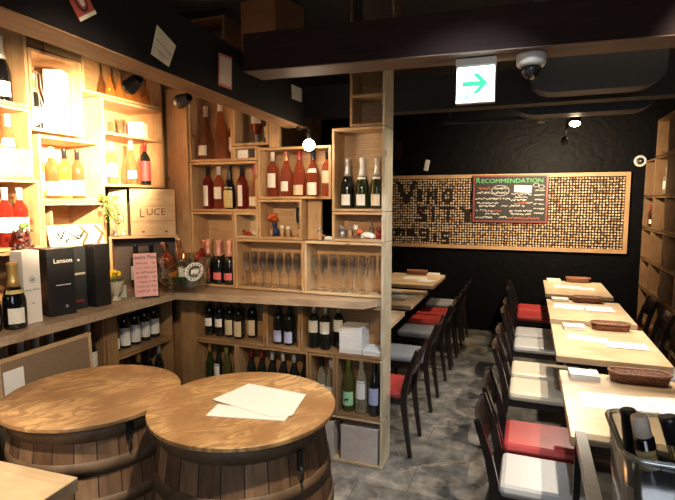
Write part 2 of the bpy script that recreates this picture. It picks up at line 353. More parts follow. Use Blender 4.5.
# ------------------------------------------------------------------ bottles
PROF = {
 'bordeaux': dict(p=[(.030,0),(.036,.004),(.0372,.012),(.0372,.180),(.035,.196),(.027,.212),(.0175,.226),(.0145,.236),(.0140,.285),(.0152,.287),(.0152,.297),(.013,.300)], cap=.238, lab=(.055,.150), r=.0378),
 'burgundy': dict(p=[(.034,0),(.040,.004),(.0415,.012),(.0415,.130),(.040,.150),(.033,.178),(.0235,.204),(.0168,.225),(.0145,.240),(.0142,.288),(.0155,.290),(.0155,.299),(.013,.302)], cap=.238, lab=(.045,.118), r=.0421),
 'champagne': dict(p=[(.036,0),(.043,.005),(.0445,.014),(.0445,.120),(.043,.145),(.036,.175),(.027,.205),(.020,.232),(.0165,.255),(.016,.285),(.0185,.290),(.0185,.303),(.0195,.306),(.0195,.316),(.014,.320)], cap=.205, lab=(.040,.105), r=.0451),
 'tall': dict(p=[(.028,0),(.034,.004),(.035,.012),(.035,.170),(.0335,.190),(.027,.215),(.0185,.245),(.0145,.268),(.0138,.315),(.015,.317),(.015,.327),(.013,.330)], cap=.268, lab=(.060,.150), r=.0356),
 'magnum': dict(p=[(.040,0),(.048,.006),(.050,.02),(.050,.150),(.047,.185),(.037,.235),(.024,.285),(.0185,.32),(.0175,.385),(.0195,.388),(.0195,.402),(.015,.405)], cap=.325, lab=(.060,.130), r=.0507),
 'decanter': dict(p=[(.050,0),(.060,.006),(.064,.03),(.062,.080),(.050,.140),(.033,.20),(.021,.25),(.0165,.285),(.016,.355),(.018,.358),(.018,.370),(.015,.374)], cap=.300, lab=(.050,.105), r=.0640),
}
MESHC = {}
def cm(key, fn):
    if key not in MESHC: MESHC[key] = fn()
    return MESHC[key]
def interp(p, z):
    for (r0, z0), (r1, z1) in zip(p, p[1:]):
        if z0 <= z <= z1 and z1 > z0: return r0+(r1-r0)*(z-z0)/(z1-z0)
    return p[-1][0]
def bottle(loc, kind, glass, cap, lab, label, group=None, rz=0, sc=1, lz=None, arc=110, neck=None, tilt=None, lab2=None, cat='bottle', name='wine_bottle', parent=None):
    P = PROF[kind]; p = P['p']; c = P['cap']
    if parent is None:
        root = thing(name, loc, label, cat, group, rz); root.scale = (sc, sc, sc)
        if tilt: root.rotation_euler = (tilt[0], tilt[1], rz)
    else:
        root = bpy.data.objects.new(name, None); COL.objects.link(root); root.parent = parent; root.location = loc; root.rotation_euler = (tilt[0], tilt[1], rz) if tilt else (0, 0, rz); root.scale = (sc,)*3
    cr = interp(p, c)
    body = [q for q in p if q[1] < c-.001]+[(cr, c)]
    link('glass_body', cm(('b', kind, glass), lambda: MB().lathe(body, 18).mesh('glass_body', GLS[glass])), root)
    capp = [(cr+.0008, c)]+[(q[0]+.0008, q[1]) for q in p if q[1] > c+.001]
    link('capsule', cm(('c', kind, cap), lambda: MB().lathe(capp, 14).mesh('capsule', CAP[cap])), root)
    def lm(z0, z1, arc_, key, off=.0006):
        def f():
            mb = MB(); a = R(arc_)/2
            pr = [(interp(p, z0+(z1-z0)*i/4)+off, z0+(z1-z0)*i/4) for i in range(5)]
            mb.lathe(pr, 10, None, False, True, -math.pi/2-a, -math.pi/2+a)
            return mb.mesh('paper_label', LBL[key])
        return cm(('l', kind, z0, z1, arc_, key), f)
    if lab:
        z0, z1 = lz or P['lab']
        link('paper_label', lm(z0, z1, arc, lab), root)
    if lab2: link('neck_label', lm(lab2[1], lab2[2], 120, lab2[0]), root)
    return root
GN = {'rose': 'rosé', 'deep': 'deep red', 'pale': 'pale rosé', 'amber': 'amber', 'dark': 'dark', 'green': 'green', 'olive': 'olive', 'clear': 'straw-coloured', 'black': 'black'}
LN = {'white': 'white label', 'cream': 'cream label', 'pink': 'pink label', 'lilac': 'lilac label', 'red': 'red label', 'gold': 'gold-printed label', 'green': 'green label', 'plainwhite': 'blank white label', 'orange': 'orange label'}
def row(place, group, items, rz=0, word='from left'):
    """items: (x, y, z, kind, glass, cap, label, extra)"""
    n = len(items)
    for i, it in enumerate(items):
        x, y, z, kind, glass, cap, lab = it[:7]; ex = dict(it[7]) if len(it) > 7 else {}; ex.setdefault('sc', .97)
        if n == 1: pos = ''
        elif i == n-1 and word == 'from left': pos = ' rightmost'
        elif i == 0 and word == 'from left': pos = ' leftmost'
        else: pos = ' '+ORD[i]+' '+word
        d = '%s bottle with %s capsule%s,%s %s' % (GN[glass], cap, ' and '+LN[lab] if lab else '', pos, place)
        bottle((x, y, z), kind, glass, cap, lab, d, group, rz, **ex)

# ------------------------------------------------------------------ room shell
def slab(name, x0, x1, y0, y1, z0, z1, m):
    return struct(MB().box(x0, x1, y0, y1, z0, z1).build(name, m))
slab('floor', -3.0, 1.75, -1.6, 6.85, -.05, 0, mat_floor())
slab('ceiling', -3.0, 1.75, -1.6, 6.85, 3.0, 3.05, CEIL)
def mat_backwall():
    m, nt, N, L, b = nodemat('black_draped_wall')
    tc = N.new('ShaderNodeTexCoord'); nz = N.new('ShaderNodeTexNoise'); nz.inputs['Scale'].default_value = 9; nz.inputs['Detail'].default_value = 4; nz.inputs['Distortion'].default_value = 1
    L.new(tc.outputs['Object'], nz.inputs['Vector']); setp(b, Base_Color=(.004, .004, .0045, 1), Roughness=.5, Specular_IOR_Level=.06)
    bp = N.new('ShaderNodeBump'); bp.inputs['Strength'].default_value = .3; bp.inputs['Distance'].default_value = .03; L.new(nz.outputs['Fac'], bp.inputs['Height']); L.new(bp.outputs[0], b.inputs['Normal'])
    return m
slab('wall_back', -3.0, 1.75, 6.6, 6.85, 0, 3.0, mat_backwall())
slab('wall_left', -3.0, -2.76, -1.6, 6.6, 0, 3.0, plain('left_wall_brown', (.16, .09, .05), .7, noise=.2, scale=6))
slab('wall_right', 1.5, 1.75, -1.6, 6.6, 0, 3.0, BLACK)
slab('wall_front', -3.0, 1.75, -1.85, -1.6, 0, 3.0, BLACK)

# beams
def beam(name, a, b, w, z0, z1, side, label, under=None):
    """a,b: near-edge ends (x,y); w: vector across"""
    root = thing(name, (a[0], a[1], z0), label, 'beam')
    poly = [(0, 0), (b[0]-a[0], b[1]-a[1]), (b[0]-a[0]+w[0], b[1]-a[1]+w[1]), (w[0], w[1])]
    if under:
        MB().prism(poly, .0, .004).build('bare_underside', under, root)
        MB().prism(poly, .004, z1-z0).build('painted_side', side, root)
    else:
        MB().prism(poly, 0, z1-z0).build('timber', side, root)
    return root
beam('ceiling_beam', (-1.112, .144), (-1.319, 2.872), (-.119, .0), 2.126, 2.357, BEAMP, 'long dark-painted ceiling beam with bare wood underside over the wine shelves', BEAMW)
beam('ceiling_beam', (-1.256, 2.075), (1.49, 2.242), (0, .17), 2.27, 2.44, BEAMB, 'dark brown cross beam carrying the exit sign and dome camera', wood('beam_under', (.15, .085, .055), (.10, .055, .036), 0, 12, 2, .6, False))
beam('ceiling_beam', (-2.7, 4.1), (1.49, 4.1), (0, .16), 2.40, 2.66, plain('far_beam_paint', (.022, .02, .02), .6), 'dim dark cross beam further back, behind the exit sign')
beam('ceiling_beam', (-1.75, 5.0), (-1.6, 6.59), (-.3, 0), 2.22, 2.45, BEAMB, 'dim brown beam near back wall, left above the cork board')

# ------------------------------------------------------------------ shelf boxes
T = .016
def shelfbox(loc, w, h, d, rz, label, group, W=PINE, back=None, front=0, mids=(), shelf=(), t=T, noback=False, rs=None):
    root = thing('wooden_shelf_box', loc, label, 'shelf', group, rz)
    MB().box(0, t, 0, d, 0, h, bev=.0015).build('side_panel', W[2], root)
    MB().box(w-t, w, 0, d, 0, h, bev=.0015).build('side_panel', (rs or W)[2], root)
    MB().box(t, w-t, 0, d, 0, t, bev=.0015).build('bottom_panel', W[0], root)
    MB().box(t, w-t, 0, d, h-t, h, bev=.0015).build('top_panel', W[0], root)
    if not noback: MB().box(t, w-t, d-.008, d, t, h-t).build('back_panel', back or W[0], root)
    if front: MB().box(t, w-t, 0, .012, t, front).build('front_lip', W[0], root)
    for x in mids: MB().box(x-t/2, x+t/2, .08, d-.01, t, h-t).build('divider', W[2], root)
    for z in shelf: MB().box(t, w-t, .0, d-.01, z, z+t).build('inner_shelf', W[0], root)
    return root
YF = 2.88; DD = .19
def dbox(x0, x1, z0, z1, label, W=PINE, **k):
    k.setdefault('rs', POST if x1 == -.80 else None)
    return shelfbox((x0+.001, YF, z0+.001), x1-x0-.002, z1-z0-.002, DD, 0, label, 'stacked boxes of the shelf divider', W, **k)
dbox(-1.02, -.80, 2.115, 2.62, 'narrow empty box with one shelf at the top of the divider post', OLD, shelf=(.17,))
dbox(-1.135, -.80, 1.61, 2.113, 'tall pine box holding three green champagne-shaped bottles')
dbox(-1.135, -.80, 1.425, 1.608, 'low pine box of small animal figurines beside the post')
dbox(-1.325, -.80, 1.085, 1.423, 'wide pine box of champagne flutes at the right end', PALE, back=PINE[0])
dbox(-1.652, -1.14, 1.686, 2.015, 'pine box of five rosé bottles below the bare bulb')
dbox(-1.652, -1.34, 1.425, 1.684, 'pine box with red flower and trinkets above the left flutes')
dbox(-1.835, -1.327, 1.085, 1.423, 'pine box holding the left group of champagne flutes')
dbox(-2.185, -1.838, 1.085, 1.60, 'pine box of pink-foiled champagne bottles on the counter')
dbox(-1.836, -1.655, 1.425, 1.60, 'small pine box with shells left of the red flower', PALE)
dbox(-2.185, -1.655, 1.602, 1.935, 'pine box of five bottles, one with gold print, above the champagnes')
dbox(-2.185, -1.835, 1.937, 2.47, 'pine box with two large rosé bottles under the ceiling beam')
dbox(-1.834, -1.655, 1.937, 2.03, 'shallow pine box holding a white and a dark carton')
dbox(-1.834, -1.572, 2.032, 2.372, 'pine box holding an upended bottle and a small dark bottle')
tag(MB().box(-1.568, -1.50, 2.885, 2.905, 2.017, 2.34).build('wooden_plank', PINE[2]), 'short bare plank right of the upended bottle box', 'plank')
# lower boxes
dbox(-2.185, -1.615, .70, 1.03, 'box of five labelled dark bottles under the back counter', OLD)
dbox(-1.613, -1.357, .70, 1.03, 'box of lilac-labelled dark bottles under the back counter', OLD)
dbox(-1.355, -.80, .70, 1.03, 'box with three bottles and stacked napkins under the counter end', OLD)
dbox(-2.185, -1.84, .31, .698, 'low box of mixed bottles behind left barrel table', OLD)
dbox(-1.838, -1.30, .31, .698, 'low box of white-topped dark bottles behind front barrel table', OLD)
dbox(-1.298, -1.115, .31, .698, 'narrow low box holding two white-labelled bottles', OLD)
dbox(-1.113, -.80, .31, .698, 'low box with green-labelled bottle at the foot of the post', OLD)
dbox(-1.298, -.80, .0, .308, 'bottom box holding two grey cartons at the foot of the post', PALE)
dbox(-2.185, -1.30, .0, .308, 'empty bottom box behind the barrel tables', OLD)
# boxes above the beams
shelfbox((-1.06, 3.0, 2.625), .275, .36, .2, 0, 'dim box above the cross beam over the divider post', 'stacked boxes of the shelf divider', SHADED)
shelfbox((-1.83, 3.0, 2.66), .30, .32, .3, R(-12), 'dim tilted wooden box above the beam crossing', None, SHADED, front=.31)
shelfbox((-2.45, 3.0, 2.77), .49, .15, .23, 0, 'dim wooden shelf box above the long ceiling beam', None, SHADED)
# upright plank and corner filler panels
tag(MB().box(-1.332, -1.24, 2.96, 2.98, 1.427, 1.684).build('wooden_plank', PINE[2]), 'upright bare plank standing right of the red flower box', 'plank')
struct(MB().box(-2.245, -2.188, 2.87, 3.07, 1.09, 2.46).build('trim_1', PINE[2]))
struct(MB().box(-2.44, -2.25, 2.97, 3.0, 1.09, 2.46).build('trim_2', PINE[2]))
struct(MB().box(-2.755, -2.19, 3.075, 3.09, 0, 2.75).build('trim_3', OLD[2]))
struct(MB().box(-2.30, -2.188, 2.885, 3.07, 0, 1.03).build('trim_4', OLD[2]))

# worktop
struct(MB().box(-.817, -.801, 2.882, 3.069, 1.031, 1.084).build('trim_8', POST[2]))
wt = MB().prism([(-2.755, .7), (-2.155, .7), (-2.125, 2.62), (-.895, 2.765), (-.835, 2.878), (-.820, 2.882), (-.820, 3.07), (-2.755, 3.07)], 1.037, 1.08).build('counter_worktop', COUNTER)
tag(wt, 'long L-shaped oak worktop below the wine shelves', 'counter')

# left shelving: front plane x = -2.45, local x runs along +Y
XL = -2.45; DL = .29
def lbox(y0, y1, z0, z1, label, W=PINE, xf=XL, **k):
    return shelfbox((xf, y0+.001, z0+.001), y1-y0-.002, z1-z0-.002, DL, R(90), label, 'boxes of the left wall shelves', W, **k)
lbox(1.25, 1.925, 2.155, 2.62, 'dark-backed box of champagne bottles at the top left', PINE, back=plain('dark_back', (.05, .028, .02), .6))
lbox(1.25, 1.925, 1.79, 2.153, 'box with pale front lip holding rosé bottles at far left', PINE, front=.15)
lbox(1.25, 1.955, 1.42, 1.788, 'box of two rosé magnums with broad white labels', PINE)
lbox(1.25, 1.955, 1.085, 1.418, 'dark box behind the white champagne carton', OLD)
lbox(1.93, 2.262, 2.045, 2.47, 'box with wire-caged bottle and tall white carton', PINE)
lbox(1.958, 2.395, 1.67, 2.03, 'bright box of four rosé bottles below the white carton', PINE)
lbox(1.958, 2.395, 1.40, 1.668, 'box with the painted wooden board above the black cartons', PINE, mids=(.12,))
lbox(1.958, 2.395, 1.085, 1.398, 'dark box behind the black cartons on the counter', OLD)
lbox(2.265, 2.945, 2.31, 2.62, 'topmost box of amber bottles behind the spot lamps', PINE, back=OLD[0])
lbox(2.398, 2.945, 1.765, 2.308, 'tall glowing corner box of glassware and bottles', PINE, shelf=(.32,))
# lower left
XM = -2.36
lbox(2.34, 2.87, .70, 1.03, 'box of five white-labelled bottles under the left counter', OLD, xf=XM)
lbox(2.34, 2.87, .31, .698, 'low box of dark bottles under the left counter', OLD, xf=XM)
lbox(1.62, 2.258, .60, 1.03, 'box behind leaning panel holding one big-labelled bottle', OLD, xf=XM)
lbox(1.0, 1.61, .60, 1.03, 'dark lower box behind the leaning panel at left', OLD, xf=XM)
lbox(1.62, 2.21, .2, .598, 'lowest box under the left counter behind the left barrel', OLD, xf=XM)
struct(MB().box(-2.60, XM+.005, 2.262, 2.335, 0, 1.03).build('trim_5', OLD[2]))
struct(MB().box(-2.65, XM-.01, 2.345, 2.87, 0, .305).build('trim_6', OLD[2]))
struct(MB().box(-2.65, XM-.01, .7, 2.21, 0, .195).build('trim_7', OLD[2]))

# ------------------------------------------------------------------ bottles on the divider
yb = 2.97
z = 2.132-.18
Zof = lambda zb: zb+T+.0015
zz = Zof(1.937)
bottle((-2.104, yb, zz), 'decanter', 'pale', 'cream', 'white', 'teardrop rosé bottle with gold neck, left in the top box', 'rosé bottles under the beam', lz=(.03, .10), arc=70, sc=.98)
bottle((-1.987, yb, zz), 'magnum', 'pale', 'white', None, 'tall unlabelled pale rosé magnum in middle of the top box', 'rosé bottles under the beam')
bottle((-1.893, yb+.02, zz), 'bordeaux', 'deep', 'black', 'white', 'deep rosé bottle half behind box side, right in the top box', 'rosé bottles under the beam')
zz = Zof(2.032)
bottle((-1.705, yb, zz+.301), 'bordeaux', 'rose', 'silver', 'white', 'rosé bottle standing on its head, big white label', 'bottles in the upended bottle box', tilt=(math.pi, 0), rz=math.pi, lz=(.03, .17), arc=170)
bottle((-1.622, yb, zz), 'bordeaux', 'dark', 'black', 'cream', 'small dark half bottle with cream label beside the upended one', 'bottles in the upended bottle box', sc=.72)
tag(MB().box(-1.815, -1.735, 2.90, 3.05, 1.955, 2.01, bev=.002).build('carton', WHITE), 'small white carton lying below the upended bottle', 'box')
tag(MB().box(-1.730, -1.675, 2.90, 3.05, 1.955, 2.01, bev=.002).build('carton', BLKMET), 'small black carton beside the white one below upended bottle', 'box')
zz = Zof(1.602)
row('above pink-foiled champagnes', 'five bottles above the champagnes', [
 (-2.10, yb, zz, 'bordeaux', 'deep', 'black', 'white', dict(lz=(.02, .165), arc=60)),
 (-2.01, yb, zz, 'bordeaux', 'rose', 'white', 'white', dict(lz=(.07, .155))),
 (-1.92, yb-.01, zz, 'champagne', 'black', 'black', 'gold', dict(lz=(.01, .16), arc=120, sc=.92)),
 (-1.825, yb, zz, 'bordeaux', 'deep', 'black', 'white', dict(lz=(.02, .165), arc=60)),
 (-1.727, yb, zz, 'burgundy', 'pale', 'red', 'cream', dict(lz=(.02, .085)))])
zz = Zof(1.686)
row('in box under bulb', 'five rosé bottles under the bulb', [
 (-1.59, yb, zz, 'bordeaux', 'rose', 'white', 'white', dict(lz=(.06, .155))),
 (-1.49, yb, zz, 'burgundy', 'rose', 'copper', 'white', dict(lz=(.035, .10), arc=80)),
 (-1.395, yb, zz, 'burgundy', 'rose', 'red', 'cream', dict(lz=(.01, .075))),
 (-1.30, yb, zz, 'burgundy', 'rose', 'black', 'white', dict(lz=(.01, .09), lab2=('plainwhite', .155, .18))),
 (-1.20, yb, zz, 'bordeaux', 'rose', 'black', 'cream', dict(lz=(.085, .165)))])
zz = Zof(1.61)
row('in tall post box', 'three green bottles by the post', [
 (-1.065, yb, zz, 'champagne', 'dark', 'silver', 'white', dict(lz=(.02, .09), arc=80, sc=.97)),
 (-.967, yb, zz, 'champagne', 'green', 'white', 'white', dict(lz=(.02, .09), arc=80, lab2=('plainwhite', .185, .20))),
 (-.873, yb, zz, 'champagne', 'green', 'silver', 'cream', dict(lz=(.02, .09), arc=80, lab2=('plainwhite', .185, .20)))])
zz = Zof(1.085)
fr = [(-1.905, 2.922), (-1.993, 2.922), (-2.081, 2.922), (-1.945, 3.005), (-2.033, 3.005), (-2.120, 3.005)]
for i, (x, y) in enumerate(fr):
    nm = ['rightmost in front row', 'middle of front row', 'left of front row', 'rightmost in back row', 'second from right in back row', 'third from right in back row', 'leftmost in back row'][i if i < 5 else 6]
    bottle((x, y, zz), 'champagne', 'dark', 'gold' if i in (5, 3) else 'pink', 'pink' if i < 3 else 'pink', 'dark champagne bottle with %s foil and pink label, %s' % ('gold' if i in (5, 3) else 'pink', nm), 'pink-foiled champagne bottles', lz=(.035, .085), arc=100, sc=.95)
# lower bottles
zz = Zof(.70)
row('under back counter', 'bottles under the back counter', [
 (-2.115, yb, zz, 'bordeaux', 'dark', 'black', 'white', dict(lz=(.07, .13))),
 (-2.03, yb, zz, 'bordeaux', 'dark', 'black', 'white', dict(lz=(.07, .13))),
 (-1.945, yb, zz, 'bordeaux', 'dark', 'red', 'cream', dict(lz=(.02, .13))),
 (-1.86, yb-.02, zz, 'bordeaux', 'dark', 'black', 'cream', dict(lz=(.02, .13))),
 (-1.79, yb+.045, zz, 'bordeaux', 'dark', 'black', 'cream', dict(lz=(.02, .13)))])
row('in lilac-labelled box', 'lilac-labelled bottles', [
 (-1.545, yb-.03, zz, 'bordeaux', 'dark', 'black', 'lilac', dict(lz=(.02, .10))),
 (-1.462, yb-.035, zz, 'bordeaux', 'dark', 'black', 'lilac', dict(lz=(.02, .10))),
 (-1.405, yb+.05, zz, 'bordeaux', 'dark', 'black', 'lilac', dict(lz=(.02, .10)))])
row('beside napkin stack', 'three bottles beside the napkins', [
 (-1.285, yb-.03, zz, 'bordeaux', 'dark', 'silver', 'white', dict(lz=(.11, .19), arc=130)),
 (-1.20, yb-.04, zz, 'bordeaux', 'dark', 'silver', 'white', dict(lz=(.11, .19), arc=130)),
 (-1.14, yb+.045, zz, 'bordeaux', 'dark', 'silver', 'white', dict(lz=(.11, .19), arc=130))])
zz = Zof(.31)
row('in mixed box behind barrels', 'mixed bottles behind the barrels', [
 (-2.12, yb, zz, 'tall', 'green', 'gold', None),
 (-2.035, yb-.02, zz, 'tall', 'dark', 'black', 'white', dict(lz=(.10, .20), arc=80)),
 (-1.965, yb-.02, zz, 'tall', 'olive', 'green', None),
 (-1.895, yb+.02, zz, 'tall', 'green', 'green', None)])
row('in low dark row', 'dark bottles behind the front barrel', [
 (-1.778+.083*i, yb, zz, 'tall', 'dark', ('red', 'red', 'white', 'white', 'white', 'black')[i], None) for i in range(6)])
row('in narrow low box', 'two bottles in the narrow box', [
 (-1.245, yb, zz, 'tall', 'clear', 'black', 'white', dict(lz=(.04, .15))),
 (-1.170, yb-.02, zz, 'tall', 'clear', 'white', 'white', dict(lz=(.02, .15)))])
row('at post foot', 'three bottles at the post foot', [
 (-1.045, yb-.03, zz, 'tall', 'olive', 'green', 'green', dict(lz=(.04, .125), arc=140, sc=1.07)),
 (-.957, yb-.03, zz, 'tall', 'clear', 'cream', 'white', dict(lz=(.09, .20), sc=1.07)),
 (-.868, yb-.04, zz, 'tall', 'dark', 'black', 'lilac', dict(lz=(.07, .17), sc=1.07))])

mk = MB(); Mk = Matrix.Translation((-1.045, yb-.03-.0395, zz+.075)) @ Matrix.Rotation(R(90), 4, 'X')
mk.prism([(-.014, .004), (-.012, .014), (.008, .015), (.013, .019), (.017, .013), (.011, .009), (.010, -.008), (.006, -.008), (.005, .003), (-.007, .003), (-.008, -.008), (-.012, -.008)], 0, .0008, Mk)
gl = [o for o in bpy.data.objects if o.get('label', '').startswith('olive bottle with green capsule and green label')][0]
mo = mk.build('animal_mark', INK, gl); bpy.context.view_layer.update(); mo.matrix_parent_inverse = gl.matrix_world.inverted()
# napkin stacks, cartons
def stack(name, loc, w, d, h, n, m, label, cat, group=None, rz=0):
    mb = MB(); r = random.Random(len(label))
    for i in range(n):
        o = r.uniform(-.002, .002)
        mb.box(-w/2+o, w/2+o, -d/2-o, d/2-o, h*i/n+.0004, h*(i+1)/n-.0004, bev=min(.003, h/n*.25))
    o = mb.build(name, m, None, loc, (0, 0, rz)); return tag(o, label, cat, group)
NAP = plain('napkin_white', (.80, .77, .73), .75, noise=.03)
stack('napkin_stack', (-1.015, 2.968, Zof(.70)), .15, .16, .172, 9, NAP, 'tall stack of white paper napkins under the counter end', 'napkins')
stack('napkin_stack', (-.878, 2.965, Zof(.70)), .112, .15, .035, 2, NAP, 'flat pair of white napkin packs beside the tall stack', 'napkins')
def carton(loc, w, d, h, m, label, rz=0):
    root = thing('carton', loc, label, 'box', None, rz)
    MB().box(-w/2, w/2, -d/2, d/2, 0, h, bev=.002).build('box_body', m, root)
    MB().box(-.012, .012, -d/2-.0008, -d/2, 0.02, h-.03).build('tape', plain('box_tape', (.50, .40, .34), .4), root)
    MB().box(-w/2-.001, w/2+.001, -d/2-.001, d/2+.001, h-.03, h+.002).build('box_lid', m, root)
    return root
GC = plain('carton_grey', (.52, .44, .38), .7)
carton((-.955, 2.968, Zof(0)), .245, .165, .225, GC, 'grey cardboard carton in bottom box beside the post')
carton((-1.200, 2.968, Zof(0)), .145, .165, .235, GC, 'narrower grey carton left of the other in the bottom box')

# champagne flutes
def flute(x, y, z0, label, group, sc=1):
    root = thing('champagne_flute', (x, y, z0), label, 'glass', group, shared=True); root.scale = (sc,)*3
    link('bowl', cm('flb', lambda: MB().lathe([(.004, .088), (.012, .098), (.019, .12), (.0225, .155), (.022, .19), (.0205, .225), (.0195, .225), (.021, .19), (.0215, .155), (.018, .12), (.011, .10), (.003, .092)], 14, None, False).mesh('bowl', CLEAR)), root)
    link('stem', cm('fls', lambda: MB().lathe([(.004, .006), (.0035, .04), (.004, .088)], 8).mesh('stem', CLEAR)), root)
    link('foot', cm('flf', lambda: MB().lathe([(.030, 0), (.030, .002), (.012, .004), (.004, .007)], 14).mesh('foot', CLEAR)), root)
zz = Zof(1.085)
for r_ in range(2):
    for i in range(7):
        flute(-1.785+.064*i+(.02 if r_ else 0), 2.935+.085*r_, zz, 'empty champagne flute, %s from left in %s row of left flute box' % (ORD[i], ('front', 'rear')[r_]), 'flutes in the left box')
for r_ in range(2):
    for i in range(6):
        flute(-1.275+.068*i+(.02 if r_ else 0), 2.935+.09*r_, zz, 'empty champagne flute, %s from left in %s row of right flute box' % (ORD[i], ('front', 'rear')[r_]), 'flutes in the right box')
flute(-.852, 3.02, zz, 'single champagne flute against right side of the flute box', None)

# trinkets
def figurine(loc, label, body, accent, kind=0, sc=1, rz=0):
    root = thing('figurine', loc, label, 'figurine', 'trinkets on the divider', rz); root.scale = (sc,)*3
    if kind == 0:    # sitting animal
        MB().ball((0, 0, .026), .022, 8, 1.2).build('body', body, root)
        MB().ball((0, -.012, .062), .015, 8).build('head', accent, root)
        MB().ball((-.009, -.010, .077), .005, 5).ball((.009, -.010, .077), .005, 5).build('ears', accent, root)
        MB().ball((-.012, -.02, .006), .007, 5, .8).ball((.012, -.02, .006), .007, 5, .8).build('paws', body, root)
    elif kind == 1:  # lying animal with raised head
        MB().tube([(-.04, 0, .016), (-.015, 0, .020), (.015, 0, .018), (.035, 0, .012)], [.010, .016, .015, .006]).build('body', body, root)
        MB().ball((-.045, -.005, .036), .014, 8).build('head', accent, root)
        MB().ball((-.03, -.015, .006), .007, 5, .8).ball((.02, -.012, .006), .007, 5, .8).build('paws', body, root)
    else:            # cork man with hat
        MB().lathe([(.012, 0), (.0125, .045), (.012, .048)], 10).build('body', body, root)
        MB().lathe([(.018, .048), (.018, .051), (.011, .052), (.010, .064), (.004, .066)], 10).build('hat', accent, root)
CORKM = plain('cork', (.55, .35, .19), .8, noise=.2, scale=80)
SILV = plain('pewter', (.45, .45, .44), .35, .7); DRED = plain('dark_red_paint', (.28, .02, .02), .4); BRN = plain('brown_paint', (.26, .11, .05), .5); WPT = plain('white_paint', (.78, .74, .68), .4); NAVY = plain('navy_glass', (.02, .03, .09), .15); ORF = plain('orange_petal', (.75, .14, .04), .5, noise=.3)
zz = Zof(1.425)
figurine((-1.09, 2.945, zz), 'small pewter seated figurine, leftmost in the low box by post', SILV, SILV, 0)
figurine((-1.045, 2.965, zz), 'little silver and cork figurine second from left by the post', CORKM, SILV, 2)
figurine((-1.0, 2.955, zz), 'rounded white and brown animal figurine in middle by the post', BRN, WPT, 0, 1.05)
figurine((-.912, 2.93, zz), 'reclining white and orange animal figurine right of middle', WPT, ORF, 1, 1.2)
figurine((-.855, 2.965, zz), 'dark red figurine rightmost in the low box by post', DRED, DRED, 0, .9)
bt = bottle((-.925, 3.025, zz), 'bordeaux', 'clear', 'silver', None, 'tiny sample bottle standing behind the reclining figurine', None, sc=.36)
vt = thing('flower_vase', (-1.595, 2.965, zz), 'small cork cup holding a bright red paper flower', 'vase')
MB().lathe([(.016, 0), (.018, .045), (.0165, .045), (.014, .004)], 10).build('cup', CORKM, vt)
MB().cyl((0, 0, .005), (0, 0, .10), .003, 6).build('stem', LEAF, vt)
fl = MB()
for k in range(9):
    a = k*2.4; rr = .018+.008*(k % 2)
    fl.ball((rr*math.cos(a), rr*math.sin(a), .11+.012*(k % 3)), .016, 5, .8)
fl.build('blossom', ORF, vt)
figurine((-1.555, 2.94, zz), 'dark navy glass figurine right of the red flower', NAVY, NAVY, 0, 1.1)
figurine((-1.515, 2.95, zz), 'tan cork figurine third from left in the flower box', CORKM, WPT, 2, 1.1)
figurine((-1.465, 2.94, zz), 'cork figurine with white hat in middle of flower box', CORKM, WPT, 2)
figurine((-1.395, 2.96, zz), 'plain cork figurine rightmost in the flower box', CORKM, BRN, 2)
og = thing('opener_gadget', (-1.425, 3.02, 1.53), 'black corkscrew gadget hanging inside the flower box', 'corkscrew')
MB().tube([(0, 0, .10), (0, 0, .06), (0, -.01, 0)], [.018, .022, .014]).build('handle', BLKMET, og)
MB().cyl((0, 0, .09), (0, 0, .1365), .004, 6).build('hook', STEEL, og)
MB().tube([(-.016, -.018, .08), (-.018, -.022, .04), (-.012, -.02, .01)], .004).build('lever', STEEL, og)
figurine((-1.235, 2.925, zz-.017), 'silver-capped cork figurine beside the upright plank', CORKM, SILV, 2, 1.15)
figurine((-1.170, 2.925, zz-.017), 'white and brown lying figurine right of upright plank', WPT, BRN, 1, .8)
figurine((-1.765, 2.94, zz), 'dark red shell-like figurine in the small pale box', DRED, DRED, 1, .75)
figurine((-1.700, 2.945, zz), 'white lying figurine right in the small pale box', WPT, WPT, 1, .6)

# ------------------------------------------------------------------ bottles on the left shelves
RL = R(50)
xb = -2.55
zz = Zof(2.155)
bottle((xb, 1.85, zz), 'champagne', 'black', 'silver', 'plainwhite', 'black champagne bottle with silver neck, right in top left box', 'champagnes at the top left', RL, sc=1.08, lz=(.03, .10))
bottle((xb, 1.74, zz), 'champagne', 'black', 'silver', 'plainwhite', 'black champagne bottle partly cut by the photo edge, top left', 'champagnes at the top left', RL, sc=1.08, lz=(.03, .10))
zz = Zof(1.79)
bottle((xb+.01, 1.86, zz), 'burgundy', 'pale', 'pink', 'plainwhite', 'glowing rosé bottle with pink capsule behind the pale lip', 'rosé bottles behind the pale lip', RL, lz=(.14, .18), arc=90, sc=1.05)
bottle((xb+.01, 1.765, zz), 'burgundy', 'amber', 'pink', 'plainwhite', 'glowing amber bottle at photo edge behind the pale lip', 'rosé bottles behind the pale lip', RL, lz=(.14, .18), arc=90, sc=1.05)
zz = Zof(1.42)
for i, y in enumerate((1.885, 1.805, 1.72)):
    bottle((xb+.03, y, zz), 'bordeaux', 'deep', 'white', 'white', 'red-rosé bottle with broad white label in left niche, %s from right' % ORD[i], 'broad-labelled bottles in the left niche', RL, sc=1.02, lz=(.075, .15), arc=170)
zz = Zof(2.045)
wb = bottle((xb, 2.03, zz), 'champagne', 'dark', 'copper', 'plainwhite', 'champagne bottle in a wire cage beside tall white carton', None, RL, sc=.98, lz=(.04, .12), arc=130)
cg = MB()
for k in range(6):
    a = 2*math.pi*k/6
    cg.tube([(.050*math.cos(a), .050*math.sin(a), .0), (.050*math.cos(a), .050*math.sin(a), .17), (.036*math.cos(a), .036*math.sin(a), .24), (.034*math.cos(a), .034*math.sin(a), .31), (.0, .0, .335)], .0015, n=5)
